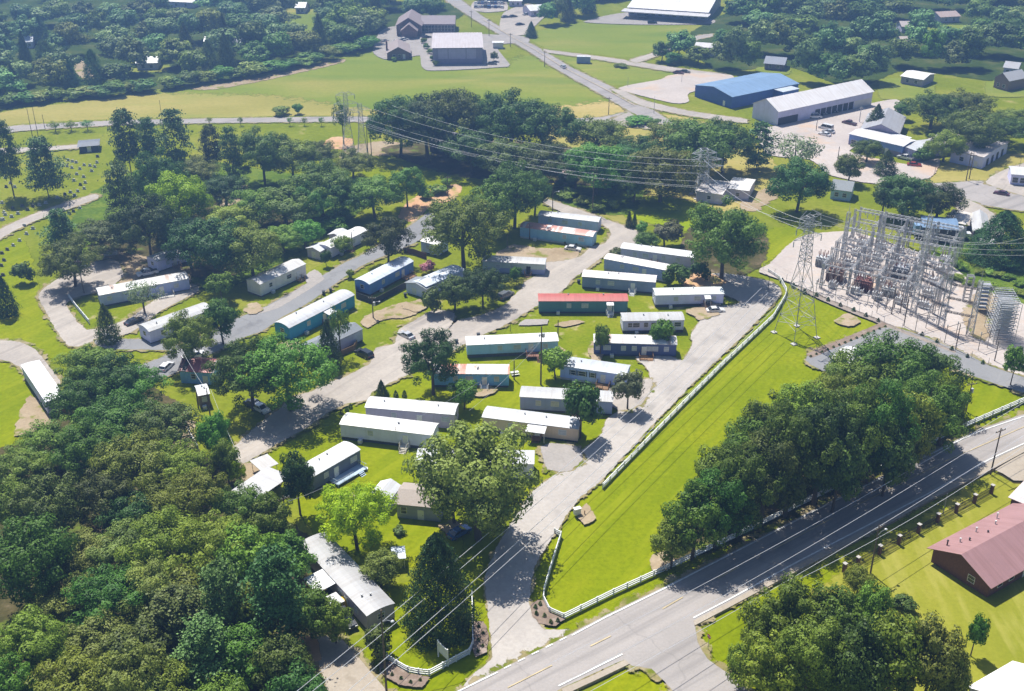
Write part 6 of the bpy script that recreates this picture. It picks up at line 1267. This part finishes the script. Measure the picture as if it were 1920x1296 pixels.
for i, (x, y, w) in enumerate(((1735,618,7),(1790,640,7),(1850,655,6),(1660,585,6))):
    t = thing('bus_support', f'low steel bus support frame, {ordn(i+1) if i < 3 else "separate one left of them"} from left at the yard front' if i < 3 else 'low steel bus support frame beside the pale transformer', 'support', G(x, y), AZ + math.pi/2 - .5, 'bus support frames'); m = MB()
    for a in (-w/2, 0, w/2): m.bar((a, 0, 0), (a, 0, 4.5), .09)
    m.bar((-w/2, 0, 4.5), (w/2, 0, 4.5), .08); m.bar((-w/2, 0, 3), (w/2, 0, 3), .05); m.build('frame', GALV_D, t); q = MB()
    for a in (-w/2, 0, w/2): q.lathe([(.08, 4.55), (.15, 4.7), (.08, 4.85), (.15, 5.0), (.06, 5.2)], a, 0, 6)
    q.build('insulator', INSUL, t)
# ------------------------------------------------------------------ vehicles
def car_paint(col):
    m, t, b = nodes_of('car_paint'); b.inputs['Roughness'].default_value = .28; b.inputs['Metallic'].default_value = .15; b.inputs['Coat Weight'].default_value = .5
    c = ramp(t, noise(t, 1.5, 3), [(.3, sc_(col, .9)), (.7, sc_(col, 1.08))]); t.links.new(c, b.inputs['Base Color']); return m
LAMP_R = plain((.35, .02, .02), .3); LAMP_W = plain((.7, .7, .68), .2)
_car = {}
PROF = {  # length, half width, lower body outline (x,z) and cabin outline (x,z)
 'sedan': (4.7, .89, [(-2.3,.32),(-2.35,.6),(-2.25,.88),(-1.5,.96),(1.0,.98),(2.1,.82),(2.32,.62),(2.3,.32)], [(-1.75,.95),(-1.05,1.43),(.25,1.45),(1.1,.96)]),
 'suv': (4.9, .96, [(-2.4,.38),(-2.45,.75),(-2.4,1.08),(1.0,1.1),(2.2,1.02),(2.42,.75),(2.4,.38)], [(-2.35,1.07),(-2.1,1.72),(.3,1.76),(1.2,1.08)]),
 'hatch': (4.3, .89, [(-2.1,.34),(-2.15,.65),(-2.1,.98),(.9,1.0),(1.95,.84),(2.12,.62),(2.1,.34)], [(-2.05,.97),(-1.6,1.48),(.2,1.52),(1.05,.98)]),
 'pickup': (5.6, .98, [(-2.75,.42),(-2.78,.8),(-2.75,1.08),(1.1,1.1),(2.5,1.04),(2.72,.75),(2.7,.42)], [(-.75,1.08),(-.6,1.76),(.75,1.78),(1.45,1.08)]),
 'van': (5.5, 1.0, [(-2.7,.4),(-2.75,.8),(-2.7,1.15),(1.6,1.15),(2.45,1.0),(2.7,.7),(2.68,.4)], [(-2.65,1.13),(-2.55,2.1),(1.1,2.12),(1.75,1.14)]),
}
def extr(m, prof, hw, taper=1.0, zt=None):
    n = len(prof); zs = [z for _, z in prof]; lo, hi = min(zs), max(zs)
    f = lambda z: hw*(1 - (1-taper)*(z-lo)/(hi-lo+1e-6))
    m.add([(x, -f(z), z) for x, z in prof] + [(x, f(z), z) for x, z in prof], [tuple(range(n)) if False else tuple(range(n-1, -1, -1)), tuple(range(n, 2*n))] + [(k, (k+1) % n, n+(k+1) % n, n+k) for k in range(n)])
def car_meshes(kind):
    if kind in _car: return _car[kind]
    L, hw, low, cab = PROF[kind]
    b = MB(); extr(b, low, hw, .94)
    roof = MB(); (x0, z0), (x1, z1), (x2, z2), (x3, z3) = cab; extr(roof, [(x1-.04, z1-.05), (x1+.05, z1+.02), (x2-.05, z2+.02), (x2+.04, z2-.05)], hw*.80, .93)
    for sy in (-1, 1):
        for (xa, za), (xb, zb) in (((x0, z0), (x1, z1)), ((x3, z3), (x2, z2)), (((x0+x3)/2, z0), ((x1+x2)/2, z1))): roof.bar((xa, sy*hw*.90, za), (xb, sy*hw*.79, zb), .045)
    g = MB(); extr(g, [(x0, z0), (x1, z1-.04), (x2, z2-.04), (x3, z3)], hw*.91, .85)
    w = MB(); w2 = MB(); r = .36 if kind in ('suv', 'pickup', 'van') else .32
    k0 = [(r*math.cos(2*math.pi*k/14), r*math.sin(2*math.pi*k/14)) for k in range(14)]
    w.add([(x, -.12, z+r) for x, z in k0] + [(x, .12, z+r) for x, z in k0], [(k, (k+1) % 14, 14+(k+1) % 14, 14+k) for k in range(14)] + [tuple(range(13, -1, -1)), tuple(range(14, 28))])
    k1 = [(r*.6*math.cos(2*math.pi*k/10), r*.6*math.sin(2*math.pi*k/10)) for k in range(10)]
    w2.add([(x, -.13, z+r) for x, z in k1] + [(x, .13, z+r) for x, z in k1], [(k, (k+1) % 10, 10+(k+1) % 10, 10+k) for k in range(10)] + [tuple(range(9, -1, -1)), tuple(range(10, 20))])
    zh = low[-2][1]; h = MB().box(L/2-.12, L/2-.02, -.22, .22, zh-.02, zh+.14).mesh('headlight', LAMP_W); tl = MB().box(-L/2-.03, -L/2+.06, -.14, .14, .72, .9).mesh('tail_light', LAMP_R)
    bed = MB().box(-2.6, -.85, -hw*.8, hw*.8, 1.085, 1.11).mesh('cargo_bed', DARK) if kind == 'pickup' else None
    _car[kind] = (b, roof, g.mesh('windows_glass', GLASS), w.mesh('wheel', RUBBER), w2.mesh('rim', CHROME), h, tl, bed, L, hw); return _car[kind]
_cm = {}
def car(x, y, x2, y2, kind, col, label, grp='parked cars', small=False):
    """centre at (x, y), nose towards (x2, y2)"""
    b, roof, g, w, rim, h, tl, bed, L, hw = car_meshes(kind)
    p, q = G(x, y), G(x2, y2); rz = math.atan2(q.y-p.y, q.x-p.x)
    nm = {'sedan': 'parked_car', 'suv': 'suv', 'hatch': 'hatchback', 'pickup': 'pickup_truck', 'van': 'van'}[kind]
    t = thing(nm, label, {'sedan': 'car', 'suv': 'car', 'hatch': 'car', 'pickup': 'pickup', 'van': 'van'}[kind], Vector((p.x, p.y, .03)), rz, grp)
    key = (kind, col)
    if key not in _cm: pm = car_paint(col); _cm[key] = (b.mesh('body', pm), roof.mesh('cabin_roof', pm))
    inst('body', _cm[key][0], t); inst('cabin_roof', _cm[key][1], t); inst('window', g, t)
    for sx in (-1, 1):
        for sy in (-1, 1):
            o = inst('wheel', w, t, (sx*L*.30, sy*hw*.9, 0)); inst('rim', rim, o)
    for sy in (-1, 1): inst('headlight', h, t, (0, sy*hw*.66, 0)); inst('tail_light', tl, t, (0, sy*hw*.72, 0))
    if bed: inst('cargo_bed', bed, t)
    return t
BLK, WHT, SLV, GRY, BLU, RED, MAR = (.012,.013,.016), (.72,.72,.72), (.45,.46,.47), (.12,.125,.13), (.05,.12,.30), (.30,.03,.03), (.10,.03,.05)
car(683,668,664,659,'suv',BLK,'black SUV at the lane edge beside the wooden lattice fence')
car(762,633,748,626,'sedan',SLV,'silver sedan in the lane driveway behind the dark bare-trunked tree')
car(1341,586,1360,585,'sedan',WHT,'white car on the park drive before the white trailer with canopy')
car(1332,575,1352,573,'sedan',GRY,'dark grey car behind the white car on the park drive')
car(1074,470,1090,472,'sedan',WHT,'white sedan before the rusty red-roofed trailer'); car(1072,457,1086,459,'pickup',SLV,'silver pickup between white sedan and rusty red-roofed trailer')
car(948,558,962,551,'suv',GRY,'dark grey SUV under the round dark tree'); car(490,771,504,778,'hatch',WHT,'white hatchback shaded by the wide dark tree'); car(478,762,492,766,'sedan',GRY,'grey car half hidden behind the white hatchback')
car(861,1003,874,996,'sedan',BLU,'blue car in the shade of the huge spreading tree'); car(650,1168,662,1184,'suv',BLK,'black SUV beside the long diagonal trailer')
car(277,516,262,519,'pickup',WHT,'white pickup on the gravel behind the long white trailer'); car(252,607,268,601,'sedan',BLK,'black car under the pale thin tree by the gravel lane'); car(313,692,322,684,'hatch',WHT,'white car beside the light blue cottage'); car(205,640,213,650,'hatch',SLV,'silver car half under the thin leaning tree')
car(365,672,380,668,'pickup',WHT,'white pickup in front of the light blue cottage')
car(1527,222,1542,222,'van',WHT,'white van before the workshop bays'); car(1592,234,1576,230,'pickup',MAR,'maroon pickup in the middle of the workshop yard'); car(1548,243,1534,240,'van',WHT,'white box van beside the feathery pale tree'); car(1553,250,1540,247,'sedan',SLV,'silver car beside the white box van'); car(1546,255,1534,252,'sedan',WHT,'white car in front of the silver car in the yard')
car(1540,214,1546,217,'pickup',GRY,'grey pickup parked at a workshop bay'); car(1562,210,1568,213,'sedan',BLK,'black car parked at a workshop bay')
car(1697,299,1684,296,'pickup',WHT,'white pickup beside the grey-roofed annex'); car(1714,312,1726,313,'sedan',RED,'red car beside the white pickup by the annex'); car(1877,366,1860,363,'sedan',MAR,'dark red car driving on the street at the right edge', 'cars on the roads')
car(1056,128,1044,120,'sedan',SLV,'silver car driving on the far highway','cars on the roads'); car(1223,45,1234,45,'suv',BLK,'black SUV on the school lawn edge'); car(1205,34,1215,35,'van',GRY,'grey van in the school car park'); car(1289,38,1298,39,'sedan',BLK,'black car in the school car park')
car(1272,139,1281,140,'sedan',MAR,'maroon car, left one at the far parking lot edge'); car(1284,137,1293,138,'sedan',GRY,'grey car, right one at the far parking lot edge')
for i, (x, y) in enumerate(((948,34),(962,33),(988,29),(975,48))): car(x, y, x+9, y-1, 'sedan', (GRY,BLK,SLV,BLK)[i], ['grey car, first from left in the far gravel lot','black car, second from left in the far gravel lot','silver car at the right edge of the far gravel lot','black car alone in the lower far gravel lot'][i], 'cars in the far gravel lot')
fc = random.Random(2)
for j in range(2):
    for i in range(9): car(892 + i*6.2, 8 + j*7 + fc.uniform(-.6, .6), 893 + i*6.2, 2 + j*7, fc.choice(['sedan', 'hatch', 'suv']), fc.choice([WHT, SLV, GRY, WHT, BLU]), f'tiny car, {ordn(i+1)} from left in the {["back","front"][j]} row of the far car park', 'cars of the far car park')
for i, (x, y) in enumerate(((745,80),(752,78),(758,76))): car(x, y, x+6, y-.5, 'sedan', (WHT,SLV,WHT)[i], f'pale car, {ordn(i+1)} from left behind the curved-gable house', 'cars behind the curved-gable house')
car(800,72,809,71,'sedan',BLK,'black car before the church wing'); car(922,122,931,122,'sedan',GRY,'grey car beside the boxy hall')
# semi truck behind the substation
g = G(1800, 448); t = thing('semi_truck', 'white truck cab with long blue box beside the dark sheds', 'truck', g, -.12); 
b = MB(); b.box(-1.1, 1.1, -1.2, 1.2, .9, 2.4); b.add([(-1.1,-1.2,2.4),(1.1,-1.2,2.4),(1.1,1.2,2.4),(-1.1,1.2,2.4),(-1.1,-1.1,3.6),(.5,-1.1,3.5),(.5,1.1,3.5),(-1.1,1.1,3.6)], [(4,5,6,7),(0,1,5,4),(1,2,6,5),(2,3,7,6),(3,0,4,7)]); b.box(1.1, 2.6, -1.0, 1.0, .9, 2.0)
b.build('cab', car_paint(WHT), t); MB().box(-13, -1.4, -1.25, 1.25, 1.1, 3.9).build('cargo_box', plain((.20,.32,.50), .5), t); MB().box(.52, 1.12, -.95, .95, 2.45, 3.2).build('windscreen', GLASS, t)
wm = _car['van'][3]
for x in (1.7, -2.2, -3.2, -10.5, -11.6):
    for s in (-1, 1): inst('wheel', wm, t, (x, s*1.1, 0), 0, (1.4, 1.3, 1.4))
# boxes, bins and small things
def bin_(x, y, label, col=(.03,.035,.04)):
    t = thing('wheelie_bin', label, 'bin', G(x, y), .2, 'wheelie bins'); m = MB(); m.add([(-.28,-.3,.08),(.28,-.3,.08),(.28,.3,.08),(-.28,.3,.08),(-.36,-.4,1.0),(.36,-.4,1.0),(.36,.4,1.0),(-.36,.4,1.0)], [(0,3,2,1),(4,5,6,7),(0,1,5,4),(1,2,6,5),(2,3,7,6),(3,0,4,7)]); m.build('body', plain(col, .5), t); MB().box(-.4, .4, -.45, .42, 1.01, 1.1).build('lid', plain(col, .45), t)
    for s in (-1, 1): MB().bar((s*.3, .36, .1), (s*.36, .36, .1), .1, n=8).build('wheel', RUBBER, t)
for a in ((607,553,'dark bin, left of the two on the grey street'),(620,548,'dark bin, right of the two on the grey street'),(856,645,'dark bin beside the pale turquoise trailer'),(1085,532,'dark bin at the left end of the slate blue trailer'),(760,557,'dark bin on the grass below the white shed'),(897,633,'pale barrel at the lane edge')): bin_(*a)
g = G(1094, 118); t = thing('storage_container', 'blue-grey container on the grass island beside the far highway', 'container', g, -.1); MB().box(-3, 3, -1.25, 1.25, .1, 2.9).build('body', siding((.22,.30,.38), True), t); MB().box(-3.05, 3.05, -1.3, 1.3, 2.9, 3.0).build('roof', RW2, t)
g = G(934, 90); t = thing('storage_container', 'small white kiosk beside the boxy hall', 'kiosk', g, 0); MB().box(-2.4, 2.4, -1.6, 1.6, 0, 2.6).build('body', WHITE, t); MB().box(-2.7, 2.7, -1.9, 1.9, 2.6, 2.8).build('roof', RW, t)
# entrance sign: white board on two posts, seen nearly edge on, blank on this side
a, b = G(822, 1232), G(840, 1250); d = b-a; L = d.length; t = thing('entrance_sign', 'white board sign on two posts on the entrance lawn', 'sign', a, math.atan2(d.y, d.x))
for x in (0, L): MB().box(x-.09, x+.09, -.09, .09, 0, 3.4).build('post', WHITE, t)
MB().box(.1, L-.1, -.05, .05, 1.3, 3.2).build('board', plain((.62,.64,.64), .5), t)
# STOP sign on the side road corner, seen from behind
g = G(1327, 1221); t = thing('stop_sign', 'red octagonal STOP sign on its post at the side road corner', 'sign', g, math.radians(-60)); H = 2.9
MB().bar((0, 0, 0), (0, 0, H+.2), .05).build('post', STEEL, t); k = [(.42*math.cos(math.pi/8 + math.pi/4*i), .42*math.sin(math.pi/8 + math.pi/4*i)) for i in range(8)]
m = MB(); m.add([(x, -.06, z+H) for x, z in k] + [(x, -.03, z+H) for x, z in k], [tuple(range(8)), tuple(range(15, 7, -1))] + [(i, 8+i, 8+(i+1) % 8, (i+1) % 8) for i in range(8)]); pl = m.build('plate', plain((.42,.02,.025), .4), t)
cu = bpy.data.curves.new('lettering', 'FONT'); cu.body = 'STOP'; cu.size = .32; cu.align_x = 'CENTER'; cu.align_y = 'CENTER'; cu.extrude = .004; tmp = bpy.data.objects.new('lettering', cu); link(tmp); bpy.context.view_layer.update(); lm = bpy.data.meshes.new_from_object(tmp); bpy.data.objects.remove(tmp); lm.materials.clear(); lm.materials.append(WHITE); lt = bpy.data.objects.new('lettering', lm); link(lt, pl); lt.location = (0, -.07, H); lt.rotation_euler = (math.pi/2, 0, 0)
# small things on the ground
t = thing('mailbox', 'white mailbox cabinet at the drive edge beside the bright lawn', 'mailbox', G(1082, 968), .4); MB().box(-.6, .6, -.35, .35, .5, 1.7).build('box', WHITE, t); MB().box(-.08, .08, -.08, .08, 0, .5).build('post', STEEL, t); MB().box(-.7, .7, -.45, .45, 1.7, 1.8).build('roof', TRIM, t)
t = thing('marker_post', 'short dark post beside the mailbox cabinet', 'post', G(1096, 968), 0); MB().box(-.08, .08, -.08, .08, 0, 1.2).build('shaft', WOOD, t)
t = thing('gas_tank', 'bright yellow round tank beside the diagonal trailer', 'tank', G(649, 1138), 0); MB().lathe([(.2,.15),(.7,.3),(.95,.8),(.95,1.4),(.7,1.9),(.15,2.05)], 0, 0, 14).build('shell', plain((.75,.48,.01), .5), t); MB().lathe([(.3,0),(.3,.2)], 0, 0, 8).build('base', DARK, t)
t = thing('washtub', 'small white dish on the lawn beside the slate trailer', 'dish', G(684, 881), 0); MB().lathe([(.35,0),(.6,.3),(.66,.32),(.6,.3)], 0, 0, 12).build('bowl', WHITE, t)
t = thing('picnic_table', 'wooden picnic table on the end pad of the rust-striped trailer', 'table', G(965, 703), .3); MB().box(-.9, .9, -.4, .4, .7, .76).build('table_top', TRIM, t); MB().box(-.9, .9, -.85, -.55, .42, .46).box(-.9, .9, .55, .85, .42, .46).build('bench', TRIM, t); MB().bar((-.6, -.7, 0), (-.6, .3, .7), .05).bar((-.6, .7, 0), (-.6, -.3, .7), .05).bar((.6, -.7, 0), (.6, .3, .7), .05).bar((.6, .7, 0), (.6, -.3, .7), .05).build('frame', WOOD, t)
for i, (x, y, s) in enumerate(((880,628,1.0),(888,625,.8),(897,627,.9))):
    t = thing('sheet_heap', ['white sheet lying on the lane edge, left one','white sheet lying on the lane edge, middle one','white sheet lying on the lane edge, right one'][i], 'sheet', G(x, y), i*.7); MB().add([(-1.2*s,-.5,0),(1.2*s,-.6,0),(1.1*s,.6,0),(-1*s,.7,0),(-1*s,-.3,.3),(1*s,-.4,.22),(.9*s,.4,.35),(-.8*s,.5,.2)], [(4,5,6,7),(0,1,5,4),(1,2,6,5),(2,3,7,6),(3,0,4,7)]).build('sheet', WHITE, t)
# ------------------------------------------------------------------ the hazy summer air
hz = MB().box(-1250, 1250, -320, 1950, -1, 124).build('haze', plain((1, 1, 1)))
hm = bpy.data.materials.new('haze_air'); hm.use_nodes = True; ht = hm.node_tree
ht.nodes.remove(ht.nodes['Principled BSDF'])
pv = ht.nodes.new('ShaderNodeVolumePrincipled'); pv.inputs['Color'].default_value = (.30, .53, 1.0, 1); pv.inputs['Density'].default_value = .00078
pv.inputs['Anisotropy'].default_value = 0.66
ht.links.new(pv.outputs[0], ht.nodes['Material Output'].inputs['Volume'])
hz.data.materials.clear(); hz.data.materials.append(hm); hz['kind'] = 'stuff'
